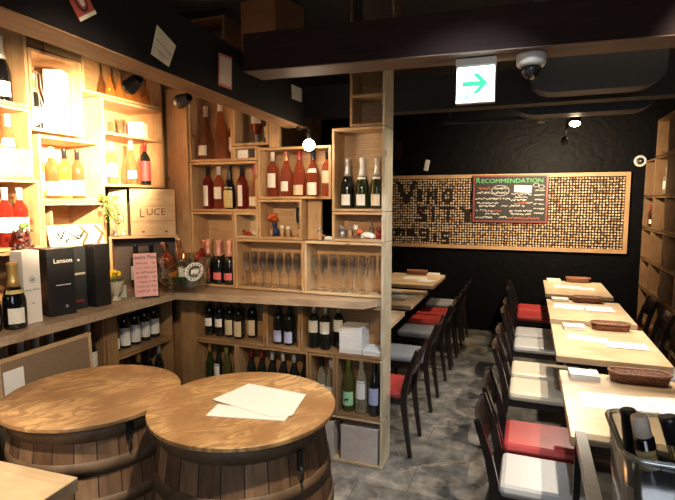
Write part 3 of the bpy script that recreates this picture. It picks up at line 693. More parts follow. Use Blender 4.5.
cg.build('wire_cage', STEEL, wb)
def giftbox(loc, w, d, h, m, label, rz=0, lid=True):
    root = thing('gift_carton', loc, label, 'box', 'bottle cartons', rz)
    MB().box(-w/2, w/2, -d/2, d/2, 0, h, bev=.0025).build('box_body', m, root)
    return root
WBOX = plain('white_carton', (.78, .74, .68), .5, noise=.02); KBOX = plain('black_carton', (.012, .012, .013), .42, noise=.2); DBOX = plain('slate_carton', (.022, .025, .026), .4, noise=.1)
giftbox((xb+.01, 2.165, zz), .10, .10, .345, WBOX, 'tall plain white carton in upper left box, brightly lit', R(30))
zz = Zof(1.67)
row('in bright left box', 'bottles in the bright left box', [
 (xb, 2.025, zz, 'bordeaux', 'amber', 'white', 'plainwhite', dict(lz=(.04, .15))),
 (xb, 2.115, zz, 'bordeaux', 'rose', 'white', 'plainwhite', dict(lz=(.02, .10))),
 (xb, 2.20, zz, 'bordeaux', 'amber', 'black', 'plainwhite', dict(lz=(.02, .11))),
 (xb, 2.29, zz, 'bordeaux', 'rose', 'black', 'plainwhite', dict(lz=(.02, .11)))], RL)
# painted wooden board in the niche
zz = Zof(1.40)
sg = thing('wooden_sign', (-2.418, 2.16, zz), 'painted white wooden sign with dark lettering and chevron stripes', 'sign', None, R(84))
M0 = Matrix.Rotation(R(-14), 4, 'X')
MB().box(-.17, .17, 0, .012, 0, .125, M0, .002).build('board', plain('sign_white', (.82, .76, .66), .5), sg)
SALM = plain('salmon_paint', (.62, .10, .04), .5)
for x0 in (.03, .13):
    st_ = MB()
    st_.prism([(x0-.02, .005), (x0, .005), (x0+.045, .063), (x0, .12), (x0-.02, .12), (x0+.025, .063)], 0, .0008, M0 @ Matrix.Rotation(R(90), 4, 'X'))
    st_.build('chevron_stripe', SALM, sg)
sb = MB()
for k in range(7):
    x = -.145+.022*k
    scribble(sb, x, x+.017, .062+.006*(k % 2), .062, -.02, .0008, .009, 40+k, 0)
sb.build('lettering', INK, sg)
# upper bottles
zz = Zof(2.31)
for i, y in enumerate((2.55, 2.63, 2.71, 2.79, 2.87)):
    bottle((xb+.02, y, zz), 'decanter', 'amber', 'brown', None, 'small amber bottle in topmost left box, %s from left' % ORD[i], 'amber bottles in the topmost box', RL, sc=.50)
zz = Zof(1.765)
bottle((xb+.03, 2.70, zz), 'magnum', 'pale', 'white', 'plainwhite', 'tall pale rosé bottle left of the red-labelled one in corner', 'bottles in the corner box', RL, sc=.72)
bottle((xb+.03, 2.83, zz), 'bordeaux', 'dark', 'red', 'red', 'dark bottle with red capsule and red label in corner box', 'bottles in the corner box', RL, lz=(.03, .17), arc=150, sc=.98)
for i, y in enumerate((2.47, 2.56)):
    bottle((xb, y, zz), 'bordeaux', 'pale', 'white', 'plainwhite', 'pale bottle lost in lamp glare of corner box, %s' % ('left one', 'right one')[i], 'bottles in the corner box', RL, sc=.9)
g1 = tag(MB().lathe([(.030, 0), (.032, .004), (.036, .10), (.034, .10), (.030, .006), (.0, .005)], 16, None, False).build('glass_tumbler', CLEAR, None, (-2.53, 2.62, Zof(1.765)+.32+T-.016+.001)), 'clear tumbler on the glowing upper corner shelf', 'glass')
g2 = tag(MB().box(-.05, .05, -.05, .05, 0, .11, bev=.003).build('carton', WBOX, None, (-2.56, 2.82, Zof(1.765)+.32+T-.016+.001), (0, 0, R(20))), 'small white carton on the glowing upper corner shelf', 'box')
# hanging plant
hp = thing('trailing_plant', (-2.39, 2.36, 1.69), 'small leafy plant trailing down beside the bright left box', 'plant')
vn = MB(); lf = MB()
for k in range(9):
    a = rnd.uniform(-.05, .05); pts = [(-.05, a*.5, .0), (.01, a, .01), (.025+rnd.uniform(-.01, .01), a, -.06), (.02, a+rnd.uniform(-.02, .02), -.10-rnd.uniform(0, .09))]
    vn.tube(pts, .0015, n=5)
    for q in range(12):
        t_ = rnd.random(); i = min(2, int(t_*3)); f = t_*3-i
        p = Vector(pts[i]).lerp(Vector(pts[i+1]), f)
        M = Matrix.Translation(p+Vector((rnd.uniform(-.012, .018), rnd.uniform(-.018, .018), rnd.uniform(-.012, .012)))) @ Matrix.Rotation(rnd.uniform(0, 6), 4, 'Z') @ Matrix.Rotation(rnd.uniform(.3, 1.3), 4, 'X')
        lf.prism([(0, -.012), (.006, -.004), (.006, .006), (0, .013), (-.006, .006), (-.006, -.004)], 0, .0008, M)
vn.build('vine', LEAF, hp); lf.build('leaves', plain('pale_leaf', (.22, .26, .05), .5, noise=.4), hp)

# ------------------------------------------------------------------ things on the counter
ZC = 1.081
for i, (x, y) in enumerate(((-2.235, 1.615), (-2.262, 1.51))):
    cb_ = bottle((x, y, ZC), 'champagne', 'black', 'gold', 'white', ('gold-foiled black champagne bottle left of the white carton', 'gold-foiled champagne bottle at left photo edge on counter')[i], 'champagnes on the counter', R(62), lz=(.03, .105), arc=80, lab2=('gold', .172, .19)); cb_.scale = (1.14, 1.14, .97)
w = giftbox((-2.283, 1.715, ZC), .088, .09, .355, WBOX, 'tall white champagne carton with grey crest on the counter', R(88))
GREY = plain('print_grey', (.34, .31, .28), .6); SILVERINK = plain('print_silver', (.75, .74, .70), .4)
MB().lathe([(.014, 0), (.014, .0008), (.017, .0008), (.017, 0)], 20, Matrix.Translation((.0, -.0452, .215)) @ Matrix.Rotation(R(90), 4, 'X'), False).ball((0, -.0440, .215), .009, 6).build('crest', GREY, w)
text('lettering', 'PAUL BARA', .0145, (0, -.0458, .165), (R(90), 0, 0), GREY, w)
text('lettering', 'brut', .010, (0, -.0458, .10), (R(90), 0, 0), GREY, w)
w = giftbox((-2.318, 1.908, ZC), .138, .135, .350, KBOX, 'black carton with silver script, leftmost of three on counter', R(75))
text('lettering', 'Lanson', .034, (.01, -.0683, .285), (R(90), 0, 0), SILVERINK, w)
MB().box(-.03, .045, -.0682, -.0674, .158, .162).build('printed_line', SILVERINK, w)
MB().ball((0.02, -.0677, .045), .008, 6).build('crest', GREY, w)
MB().box(-.0697, -.069, -.004, .001, .09, .17).build('red_mark', DRED, w)
w = giftbox((-2.345, 2.047, ZC), .085, .10, .345, DBOX, 'slate grey carton between two black cartons on the counter', R(78))
MB().box(-.036, .036, -.0508, -.0500, .19, .202).build('printed_band', plain('band_beige', (.36, .33, .26), .5), w)
MB().ball((0, -.0502, .27), .008, 6).build('crest', GREY, w)
MB().box(-.025, .025, -.0508, -.0500, .04, .052).build('red_mark', DRED, w)
w = giftbox((-2.285, 2.150, ZC), .100, .090, .352, KBOX, 'plain black carton, rightmost of three, beside flower pot', R(86))
# potted ivy on the white box: small plant on shelf edge
pp = thing('small_plant', (-2.41, 1.80, 1.475), 'small dark purple plant at the shelf edge above white carton', 'plant'); pp.scale = (1.3,)*3
mb = MB()
for k in range(60):
    mb.ball((rnd.uniform(-.005, .03), rnd.uniform(-.030, .030), rnd.uniform(-.06, .045)), rnd.uniform(.005, .010), 5)
mb.build('foliage', plain('plum_leaf', (.08, .035, .03), .5, noise=.5), pp)
MB().ball((.01, .0, .055), .014, 5).ball((.005, .02, .06), .011, 5).build('green_tips', LEAF, pp)
# flower pot
fp = thing('flower_pot', (-2.30, 2.292, ZC), 'footed cream cup of yellow flowers beside the black cartons', 'plant'); fp.scale = (1.22,)*3
MB().lathe([(.024, 0), (.026, .006), (.012, .016), (.014, .026), (.032, .05), (.040, .09), (.041, .096), (.036, .096), (.03, .06)], 16).build('pot', plain('pot_cream', (.58, .50, .38), .5), fp)
mb = MB(); ml = MB()
for k in range(22):
    a = rnd.uniform(0, 6.28); r_ = rnd.uniform(0, .042)
    mb.ball((r_*math.cos(a), r_*math.sin(a), .115+rnd.uniform(0, .03)), rnd.uniform(.009, .014), 5, .8)
for k in range(20):
    a = rnd.uniform(0, 6.28); r_ = rnd.uniform(.02, .055)
    M = Matrix.Translation((r_*math.cos(a), r_*math.sin(a), .10+rnd.uniform(-.02, .02))) @ Matrix.Rotation(a, 4, 'Z') @ Matrix.Rotation(rnd.uniform(-.6, .8), 4, 'Y')
    ml.prism([(-.02, 0), (-.006, -.010), (.018, 0), (-.006, .010)], 0, .001, M)
mb.build('flowers', YELLOW, fp); ml.build('leaves', LEAF, fp)
tag(MB().box(-.022, .022, -.014, .014, 0, .075, bev=.002).build('tea_caddy', plain('pale_green_tin', (.45, .50, .38), .5), None, (-2.325, 2.375, ZC), (0, 0, R(40))), 'little pale tin standing right of the yellow flowers', 'tin')
# corner box and two engraved crates
A = R(40)
cb = thing('corner_crate', (-2.40, 2.66, ZC), 'open wooden crate set diagonally in the counter corner', 'crate', None, A)
CW, CH, CD = .43, .345, .15
MB().box(-CW/2, -CW/2+T, 0, CD, 0, CH).build('side_panel', PINE[2], cb); MB().box(CW/2-T, CW/2, 0, CD, 0, CH).build('side_panel', PINE[2], cb)
MB().box(-CW/2, CW/2, 0, CD, CH, CH+T).build('top_panel', PINE[0], cb); MB().box(-CW/2+T, CW/2-T, 0, CD, 0, .006).build('bottom_panel', OLD[0], cb); MB().box(-CW/2+T, CW/2-T, CD-.008, CD, .006, CH).build('back_panel', plain('dark_back', (.05, .028, .02)), cb)
def atA(lx, ly, lz): # local in corner crate frame -> world
    v = Matrix.Rotation(A, 3, 'Z') @ Vector((lx, ly, 0)); return (-2.40+v.x, 2.66+v.y, ZC+lz)
LUCEW = [wood('luce_x', (.62, .42, .20), (.54, .34, .15), 0, 6, 2, .5, False), wood('luce_z', (.62, .42, .20), (.54, .34, .15), 2, 6, 2, .5, False)]
BURN = plain('burnt_letter', (.13, .055, .02), .7)
lc = thing('wine_crate', atA(.062, .0, CH+T+.001), 'square pine wine crate with dark burnt lettering, right of the narrow one', 'crate', 'pine wine crates', A)
MB().box(-.142, .142, 0, .05, 0, .31, bev=.003).build('lid_board', LUCEW[0], lc)
lz_ = MB()
for z_ in (.098, .197): lz_.box(-.134, .134, -.0006, .0, z_-.001, z_+.001)
lz_.build('board_seam', BURN, lc)
text('lettering', 'L', .085, (-.07, -.0012, .148), (R(90), 0, 0), BURN, lc, sx=.8); text('lettering', 'UCE', .064, (.018, -.0012, .156), (R(90), 0, 0), BURN, lc)
MB().box(-.075, -.055, -.001, 0, .02, .03).box(.07, .09, -.001, 0, .02, .03).build('branded_mark', BURN, lc)
lc = thing('wine_crate', atA(-.155, .032, CH+T+.001), 'narrow pine wine crate standing on end with sideways burnt lettering', 'crate', 'pine wine crates', A+R(6))
MB().box(-.055, .055, 0, .045, 0, .31, bev=.003).build('lid_board', LUCEW[1], lc)
text('lettering', 'LUCE', .055, (.012, -.0012, .15), (R(90), R(90), 0), BURN, lc)
for i, lx in enumerate((-.10, -.045)):
    figurine(atA(lx-.03, -.035+.03, CH+T+.001) if False else atA(-.175+.05*i, -.0, CH+T+.001)[:2]+(ZC+CH+T+.001,), ('cream angel figurine left', 'cream angel figurine right')[i]+' in front of the narrow crate', WPT, CREAM, 0, .6, A)
bottle(atA(-.06, .06, .008), 'bordeaux', 'dark', 'black', 'white', 'dark bottle inside the corner crate, left behind pink menu', 'bottles in the corner crate', A, sc=.98)
bottle(atA(.04, .055, .008), 'bordeaux', 'dark', 'black', 'white', 'dark bottle with cut white label inside corner crate middle', 'bottles in the corner crate', A, sc=.98)
bottle(atA(.13, .06, .008), 'bordeaux', 'dark', 'black', 'white', 'dark bottle inside the corner crate, right by glass bowl', 'bottles in the corner crate', A, sc=.98)
# pink menu in acrylic stand
ms = thing('menu_stand', (-2.16, 2.40, ZC), 'pink handwritten menu card in a clear stand on counter', 'menu stand', None, R(50)); ms.scale = (1.05, 1.05, 1.36)
MT = Matrix.Rotation(R(-10), 4, 'X')
MB().box(-.072, .072, .004, .007, 0, .215, MT).build('clear_panel', ACRYL, ms)
MB().box(-.072, .072, .004, .075, 0, .003).build('clear_base', ACRYL, ms)
PINK = plain('menu_pink', (.78, .40, .36), .6, noise=.03)
MB().box(-.064, .064, .001, .003, .010, .205, MT).build('menu_card', PINK, ms)
ob = text('heading', "Sweets Menu", .027, MT @ Vector((0, .0002, .187)), (R(80), 0, 0), INK, ms, sx=.95)
mb = MB()
for k in range(7):
    scribble(mb, -.052, .015+.008*(k % 3), .16-.021*k, .010, 0, .0006, .0018, k, .12); scribble(mb, .034, .056, .16-.021*k, .008, 0, .0006, .0018, 20+k, 0)
for v in mb.bm.verts: v.co = MT @ v.co
mb.build('menu_lines', plain('ink_brown', (.14, .04, .03), .6), ms)
# glass bowl with bottles
gb = thing('glass_bowl', (-2.09, 2.66, ZC), 'large clear glass wine cooler bowl with round white emblem on counter', 'bowl', None, R(35)); gb.scale = (1.36,)*3
prof = [(.085, .0), (.095, .004), (.098, .012), (.098, .028), (.10, .034), (.118, .07), (.132, .12), (.140, .165), (.143, .178), (.139, .178), (.136, .165), (.127, .12), (.113, .07), (.094, .040), (.0, .038)]
MB().lathe(prof, 32, None, False).build('bowl_glass', clear('bowl_glass', (.86, .88, .86), .5, .07), gb)
em = MB()
def on_bowl(a, z_): 
    r_ = .118+(z_-.07)/.05*.014 if z_ < .12 else .132+(z_-.12)/.045*.008
    r_ += .001
    return Vector((r_*math.sin(a), -r_*math.cos(a), z_))
for r0, r1 in ((.040, .044), (.030, .032)):
    for k in range(28):
        t0, t1 = 2*math.pi*k/28, 2*math.pi*(k+1)/28
        q = [on_bowl(.45+rr*math.cos(t)/.13, .112+rr*math.sin(t)) for rr, t in ((r0, t0), (r1, t0), (r1, t1), (r0, t1))]
        em.sheet(q, .0008, q[0]*Vector((1, 1, 0)) if False else Vector((q[0].x, q[0].y, 0)))
for k in range(16):
    t0 = 2*math.pi*k/16+.05; t1 = t0+.2
    q = [on_bowl(.45+rr*math.cos(t)/.13, .112+rr*math.sin(t)) for rr, t in ((.0335, t0), (.0385, t0), (.0385, t1), (.0335, t1))]
    em.sheet(q, .0008, Vector((q[0].x, q[0].y, 0)))
for k in range(7):
    q = [on_bowl(.45+x/.13, .112+zq) for x, zq in ((-.018+.005*k, -.012+.003*(k % 3)), (-.014+.005*k, -.012+.003*(k % 3)), (-.012+.005*k, .010), (-.016+.005*k, .012))]
    em.sheet(q, .0008, Vector((q[0].x, q[0].y, 0)))
em.build('white_emblem', WHITE, gb)
ca, sa = math.cos(R(35)), math.sin(R(35))
bz = ZC+.06
def bw(lx, ly, lz): return (-2.09+ca*lx-sa*ly, 2.66+sa*lx+ca*ly, bz+lz)
bottle(bw(-.045, -.035, .012), 'bordeaux', 'rose', 'copper', 'orange', 'small rosé bottle with orange tag leaning left inside glass bowl', 'bottles in the glass bowl', R(40), sc=.92, tilt=(R(10), R(-16)), lz=(.01, .09))
bottle(bw(.0, .05, .012), 'bordeaux', 'pale', 'copper', 'plainwhite', 'small rosé bottle upright in middle of glass bowl', 'bottles in the glass bowl', R(40), sc=.92, tilt=(R(-4), R(-6)), lz=(.02, .10))
bottle(bw(.07, .01, .012), 'bordeaux', 'deep', 'copper', 'white', 'small rosé bottle leaning right inside glass bowl', 'bottles in the glass bowl', R(40), sc=.92, tilt=(R(2), R(14)), lz=(.02, .10))
gr = MB()
for k in range(260):
    a = rnd.uniform(0, 6.28); r_ = .098*math.sqrt(rnd.random()); h_ = rnd.uniform(0.0, .11)
    if h_ > .05 and -1.0 < a-math.pi*1.5 < .6 and rnd.random() < .7: h_ *= .4
    M = Matrix.Translation((r_*math.cos(a), r_*math.sin(a), h_)) @ Matrix.Rotation(rnd.uniform(0, 6), 4, 'Z') @ Matrix.Rotation(rnd.uniform(-1, 1), 4, 'X')
    gr.prism([(-.016, 0), (-.004, -.011), (.016, 0), (-.004, .011)], 0, .0012, M)
gob = gr.build('leafy_garnish', LEAF, None, (-2.09, 2.66, bz), (0, 0, R(35))); gob.scale = (1.22,)*3; tag(gob, 'dark green leafy filling around the bottles in the glass bowl', 'greenery'); gob['kind'] = 'stuff'
tag(MB().box(-.022, .022, -.0005, .0005, 0, .055).build('hanging_tag', WHITE, None, bw(.0, -.104, .055), (R(-12), 0, R(35))), 'white paper tag beside orange label inside glass bowl', 'tag')

# lower left bottles
zz = Zof(.70)
row('in lower left box', 'white-labelled bottles under the left counter', [
 (-2.44, 2.405+.092*i, zz, 'bordeaux', 'dark', 'black', 'white', dict(lz=((.02, .09), (.02, .14), (.02, .14), (.03, .14), (.03, .14))[i])) for i in range(5)], R(48))
zz = Zof(.31)
row('in lowest left box', 'dark bottles under the left counter', [
 (-2.44, 2.405+.10*i, zz, 'tall', 'dark', ('silver', 'black', 'gold', 'black', 'silver')[i], None) for i in range(5)], R(48))
bottle((-2.415, 2.183, Zof(.60)), 'burgundy', 'dark', 'silver', 'white', 'dark bottle with large white label right of leaning panel', None, R(45), sc=1.12, lz=(.07, .15), arc=150)
for i in range(4):
    bottle((-2.45, 1.70+.088*i, Zof(.60)), 'bordeaux', 'dark', 'silver', None, 'silver-capped dark bottle peeping over the leaning panel, %s from left' % ORD[i], 'bottles behind the leaning panel', R(45), sc=1.12)
# leaning framed panel
lp = thing('framed_panel', (-2.03, 1.65, .003), 'large brown framed panel leaning under the counter edge', 'panel', None, R(92))
MP = Matrix.Rotation(R(-2.5), 4, 'X')
PW, PH = .50, 1.0
MB().box(-PW/2+.012, PW/2-.012, .006, .012, .012, PH-.012, MP).build('board', plain('panel_brown', (.24, .16, .10), .6, noise=.08, scale=60), lp)
for q in ((-PW/2, PW/2, PH-.014, PH), (-PW/2, PW/2, 0, .014), (-PW/2, -PW/2+.014, .0145, PH-.0145), (PW/2-.014, PW/2, .0145, PH-.0145)):
    MB().box(q[0], q[1], 0, .022, q[2], q[3], MP).build('frame_rail', PALE[0], lp)
MB().box(-PW/2+.025, -PW/2+.12, .004, .0055, PH-.26, PH-.055, MP).build('paper_sheet', WHITE, lp)

# ------------------------------------------------------------------ barrels
def barrel(x, y, label, rz, H=.925):
    root = thing('barrel_table', (x, y, 0), label, 'table', 'barrel tables', rz)
    body = [(.283+.044*math.sin(math.pi*t/16), H*t/16) for t in range(17)]
    MB().lathe(body, 52).build('staves', STAVE, root)
    def R_(z_): return .283+.044*math.sin(math.pi*z_/H)
    for z0, z1 in ((.02, .075), (.20, .25), (.33, .37), (.60, .645), (.725, .775), (H-.058, H-.008)):
        pr = [(R_(z0)+.001, z0), (R_(z0)+.004, z0), (R_(z1)+.004, z1), (R_(z1)+.001, z1)]
        MB().lathe(pr, 52, None, False).build('hoop', HOOP, root)
    MB().lathe([(.329, H+.002), (.331, H+.004), (.331, H+.015), (.329, H+.017)], 72, None, True, False).build('tabletop', PLY, root)
    a = -math.pi/2+.25; r_ = R_(.82)+.004
    M = Matrix.Rotation(a+math.pi/2, 4, 'Z') @ Matrix.Translation((0, -r_, .83))
    lt = MB().box(-.010, .010, -.008, .002, -.01, .055, M).build('latch', BLKMET, root)
    lk = MB(); lk.tube([M @ Vector(p) for p in ((0, -.006, .0), (0, -.018, -.02), (0, -.014, -.045), (0, -.004, -.05))], .004, n=6)
    lk.build('latch_hook', BLKMET, lt)
    return root
barrel(-.936, 1.505, 'front oak barrel table with pale plywood top and white menus on it', R(52), .934)
barrel(-1.598, 1.46, 'oak barrel table at left, darker, behind the pale table corner', R(54), .900)
def sheetthing(name, pts, z_, label, cat, group=None, m=WHITE, t=.0015, curl=None):
    o = MB().prism(pts, 0, t).build(name, m, None, (0, 0, z_)); return tag(o, label, cat, group)
PAPER = papertext('menu_print', (.86, .85, .83), (.3, .28, .27), 40, .30)
sheetthing('menu_sheet', [(-.999, 1.365), (-.73, 1.424), (-.737, 1.477), (-1.015, 1.461)], .9515, 'lower white menu sheet lying on the front barrel', 'menu', 'menus on the barrel', PAPER)
sheetthing('menu_sheet', [(-1.056, 1.484), (-.784, 1.43), (-.723, 1.466), (-.755, 1.649), (-1.013, 1.671)], .954, 'upper white menu sheet lying on the front barrel', 'menu', 'menus on the barrel', PAPER)

# pale table corner bottom left
tb = thing('pale_table', (-1.685, .862, 0), 'thick pale wooden table corner at the bottom left', 'table', None, R(3))
MB().box(-.40, .385, -.35, .24, .755, .80, bev=.003).build('tabletop', TABLETOP, tb)
for sx in (-.33, .28):
    for sy in (-.3, .14): MB().box(sx-.025, sx+.025, sy-.025, sy+.025, 0, .755).build('leg', ESPRESSO, tb)
# dark chair back glimpsed at left edge
ck = thing('stool', (-2.14, 1.235, 0), 'black round-topped stool peeping in at the left photo edge', 'stool')
MB().lathe([(.10, .80), (.14, .806), (.145, .83), (.12, .845), (.0, .85)], 24).build('seat', plain('black_vinyl', (.012, .010, .010), .35), ck)
MB().lathe([(.1455, .812), (.148, .815), (.1455, .818)], 24, None, False).build('piping', CREAM, ck)
MB().cyl((0, 0, .01), (0, 0, .80), .025).build('column', BLKMET, ck); MB().lathe([(.11, 0), (.11, .006), (.03, .012)], 20).build('foot', BLKMET, ck)

# ------------------------------------------------------------------ dining furniture
def cut_table(x0, x1, y0, y1, label, group):
    root = thing('dining_table', ((x0+x1)/2, (y0+y1)/2, 0), label, 'table', group)
    w, d = (x1-x0)/2, (y1-y0)/2
    MB().box(-w, w, -d, d, .700, .74, bev=.003).build('tabletop', TABLETOP, root)
    MB().box(-w+.06, w-.06, -d+.06, d-.06, .665, .699).build('under_frame', ESPRESSO, root)
    MB().box(-.035, .035, -.035, .035, .02, .665).build('column', BLKMET, root)
    MB().box(-.07, .07, -.24, .24, .0005, .02, bev=.006).build('foot_plate', BLKMET, root)
RT = [(2.12, 2.97), (3.24, 4.09), (4.26, 5.12), (5.41, 6.33)]
LT = [(3.25, 4.10), (4.33, 5.13), (5.45, 6.31)]
names = ['nearest the clear bottle bin', 'second from the bottle bin', 'third from the bottle bin', 'farthest, before the cork board']
for (a, b), n in zip(RT, names): cut_table(.19, .80, a, b, 'pale wood dining table in right row, '+n, 'dining tables in the right row')
for (a, b), n in zip(LT, ['half behind the divider post', 'middle of the three', 'farthest by the back wall']): cut_table(-1.62, -.95, a, b, 'pale wood dining table in left row, '+n, 'dining tables in the left row')

def chair_meshes():
    W = .345
    d = {}
    mb = MB(); mb.box(-.185, .22, -W/2+.006, W/2-.006, .378, .435, bev=.024); d['seat'] = mb
    def bp(y): # back post: rear leg running up to the backrest
        return [(-.25, y, 0), (-.226, y, .16), (-.203, y, .34), (-.205, y, .44), (-.232, y, .56), (-.285, y, .715)]
    legs = []
    for y in (-W/2+.012, W/2-.012): legs.append(MB().tube(bp(y), [.013, .016, .020, .020, .017, .013], .013, up=(0, 1, 0), square=True))
    for y in (-W/2+.018, W/2-.018): legs.append(MB().tube([(.225, y, 0), (.20, y, .2), (.19, y, .384)], [.012, .015, .018], .013, up=(0, 1, 0), square=True))
    d['legs'] = legs
    fr_ = MB(); fr_.box(-.19, .18, -W/2+.026, -W/2+.044, .335, .384); fr_.box(-.19, .18, W/2-.044, W/2-.026, .335, .384); fr_.box(.165, .183, -W/2+.045, W/2-.045, .335, .384); fr_.box(-.19, -.172, -W/2+.045, W/2-.045, .335, .384)
    d['frame'] = fr_
    bk = MB(); n = 6
    y0, y1 = -W/2+.026, W/2-.026
    prof = [(-.238, .545), (-.255, .61), (-.283, .71)]
    grid = []
    for side in (0, .014):
        for (x, z_) in prof:
            grid.append([bk.bm.verts.new((x-side-.018*math.sin(math.pi*k/n)+.007, y0+(y1-y0)*k/n, z_)) for k in range(n+1)])
    P = len(prof)
    for s_ in (0, P):
        for i in range(P-1):
            for k in range(n): bk._f((grid[s_+i][k], grid[s_+i][k+1], grid[s_+i+1][k+1], grid[s_+i+1][k]), True)
    for i in range(P-1):
        for k in (0, n): bk._f((grid[i][k], grid[i+1][k], grid[P+i+1][k], grid[P+i][k]))
    for i in (0, P-1):
        for k in range(n): bk._f((grid[i][k], grid[i][k+1], grid[P+i][k+1], grid[P+i][k]))
    d['back'] = bk
    st = MB(); st.tube([(-.20, -W/2+.027, .17+.02), (-.2, 0, .19), (-.20, W/2-.027, .19)], .009, n=6) if False else None
    return d
cmesh = chair_meshes()
CME = {'frame': cmesh['frame'].mesh('seat_frame', ESPRESSO), 'back': cmesh['back'].mesh('backrest', ESPRESSO), 'legs': [l.mesh('leg', ESPRESSO) for l in cmesh['legs']]}
seat0 = cmesh['seat'].mesh('seat', VINYL['grey'])
SEATS = {}
for k in VINYL:
    me = seat0.copy(); me.materials.clear(); me.materials.append(VINYL[k]); SEATS[k] = me
def chair(x, y, rz, colour, label, group):
    root = thing('dining_chair', (x, y, .005), label, 'chair', group, rz)
    link('seat', SEATS[colour], root); link('backrest', CME['back'], root); link('seat_frame', CME['frame'], root)
    for l in CME['legs']: link('leg', l, root)
for y, c, lb in ((2.35, 'white', 'nearest chair of the right row, white seat'), (2.755, 'red', 'red-seated chair beside the near white one, right row'),
                 (3.49, 'cream', 'cream-seated chair next beyond the near red one, right row'), (3.88, 'cream', 'farther of the two cream-seated chairs, right row'),
                 (4.60, 'white', 'nearer of two white-seated chairs mid right row'), (5.0, 'white', 'farther of two white-seated chairs mid right row'),
                 (5.78, 'red', 'nearer of two red-seated chairs at far end of right row'), (6.18, 'red', 'farthest red-seated chair of the right row by the wall')):
    chair(.105, y, 0, c, lb, 'chairs along the right tables, aisle side')
for y, c, lb in ((3.25, 'red', 'red-seated chair just behind the divider post, left row'), (4.0, 'grey', 'grey-seated chair next beyond the red one by post'),
                 (4.74, 'grey', 'second grey-seated chair from post, left row'), (5.17, 'red', 'nearer of two red-seated chairs far along left row'),
                 (5.60, 'red', 'farther of two red-seated chairs far along left row'), (6.15, 'grey', 'farthest grey-seated chair of left row by back wall')):
    chair(-.918, y, math.pi, c, lb, 'chairs along the left tables, aisle side')
for y, c, lb in ((3.0, 'red', 'red-seated chair behind right tables, seen past the near basket'), (3.75, 'grey', 'dark chair behind right tables nearest the photo edge'), (4.15, 'grey', 'dark chair second from photo edge behind right tables'), (5.0, 'grey', 'dark chair behind right tables below wall shelves'), (5.6, 'red', 'red-seated chair at far end behind right tables')):
    chair(.885, y, math.pi, c, lb, 'chairs behind the right tables')

# table settings
def basket(x, y, L_, rz, label):
    root = thing('wicker_basket', (x, y, .7405), label, 'basket', 'cutlery baskets on the tables', rz)
    w = .055; h = .05
    def stad(L, w_, n=8):
        pts = []
        for k in range(n+1): a = -math.pi/2+math.pi*k/n; pts.append((L/2-w_+w_*math.cos(a), w_*math.sin(a)))
        for k in range(n+1): a = math.pi/2+math.pi*k/n; pts.append((-L/2+w_+w_*math.cos(a), w_*math.sin(a)))
        return pts
    def wallf():
        mb = MB(); rings = []
        for L, w_, z_ in ((L_*.93, w*.85, 0), (L_*.96, w*.92, h*.5), (L_, w, h), (L_-.014, w-.007, h), (L_*.93-.012, w*.85-.006, .006)):
            rings.append([mb.bm.verts.new((px, py, z_)) for px, py in stad(L, w_)])
        for a, b in zip(rings, rings[1:]):
            for i in range(len(a)): mb._f((a[i], a[(i+1) % len(a)], b[(i+1) % len(a)], b[i]), True)
        mb._f(list(reversed(rings[0]))); mb._f(rings[-1]); return mb.mesh('woven_body', WICKER)
    link('woven_body', cm(('bk', L_), wallf), root)
    def rimf():
        mb = MB(); p = stad(L_, w); p = p+[p[0], p[1]]
        mb.tube([(a, b, h+.002) for a, b in p], .0065, n=6, up=(0, 0, 1)); return mb.mesh('rim', plain('wicker_rim', (.32, .14, .06), .5, noise=.3, scale=150))
    link('rim', cm(('rim', L_), rimf), root)
PLATE = plain('plate_white', (.82, .78, .73), .4, noise=.02)
tn = ['nearest right table', 'second right table', 'third right table', 'farthest right table']
for i, (nx, ny, bx, by, bl) in enumerate(((.305, 2.885, .565, 2.90, .285), (.34, 3.985, .585, 4.03, .26), (.305, 5.05, .535, 5.055, .26), (.30, 6.27, .555, 6.275, .26))):
    stack('napkin_stack', (nx, ny, .7405), .145, .115, .028, 3, PLATE, 'pad of white paper napkins on the '+tn[i], 'napkins', 'napkin pads on the tables', R(2))
    basket(bx, by, bl, R(3), 'oval brown wicker basket on the '+tn[i])
zt = .7405
def menu(x, y, w, d, rz, label, z_=zt, m=PAPER):
    o = MB().box(-w/2, w/2, -d/2, d/2, 0, .002).build('menu_sheet', m, None, (x, y, z_), (0, 0, rz)); tag(o, label, 'menu', 'menus on the tables')
menu(.41, 2.565, .30, .20, R(4), 'white menu sheet lying on the nearest right table')
menu(.66, 2.60, .22, .20, R(12), 'second white sheet at far side of the nearest right table', zt+.0027)
menu(.40, 3.72, .25, .13, R(-12), 'left white menu sheet on the second right table'); menu(.62, 3.61, .24, .15, R(2), 'right white menu sheet on the second right table', zt+.0027)
menu(.36, 4.80, .24, .22, R(-5), 'left white menu sheet on the third right table'); menu(.60, 4.77, .22, .22, R(3), 'right white menu sheet on the third right table', zt+.0027)
menu(.42, 5.90, .26, .18, R(-6), 'left white menu sheet on the farthest right table'); menu(.60, 5.80, .16, .14, R(3), 'smaller white menu sheet on the farthest right table', zt+.0027)
basket(-1.29, 6.22, .26, R(2), 'oval brown wicker basket on the farthest left table')
stack('napkin_stack', (-1.085, 6.22, .7405), .145, .115, .028, 3, PLATE, 'pad of white paper napkins on the farthest left table', 'napkins', 'napkin pads on the tables')
menu(-1.25, 5.93, .28, .2, R(8), 'left white menu sheet on the farthest left table'); menu(-1.08, 5.75, .18, .18, R(-8), 'right white menu sheet on the farthest left table', zt+.0027)
menu(-1.30, 4.90, .27, .2, R(15), 'upper white menu sheet on the middle left table'); menu(-1.12, 4.74, .20, .14, R(-14), 'right white menu sheet on the middle left table', zt+.0027)
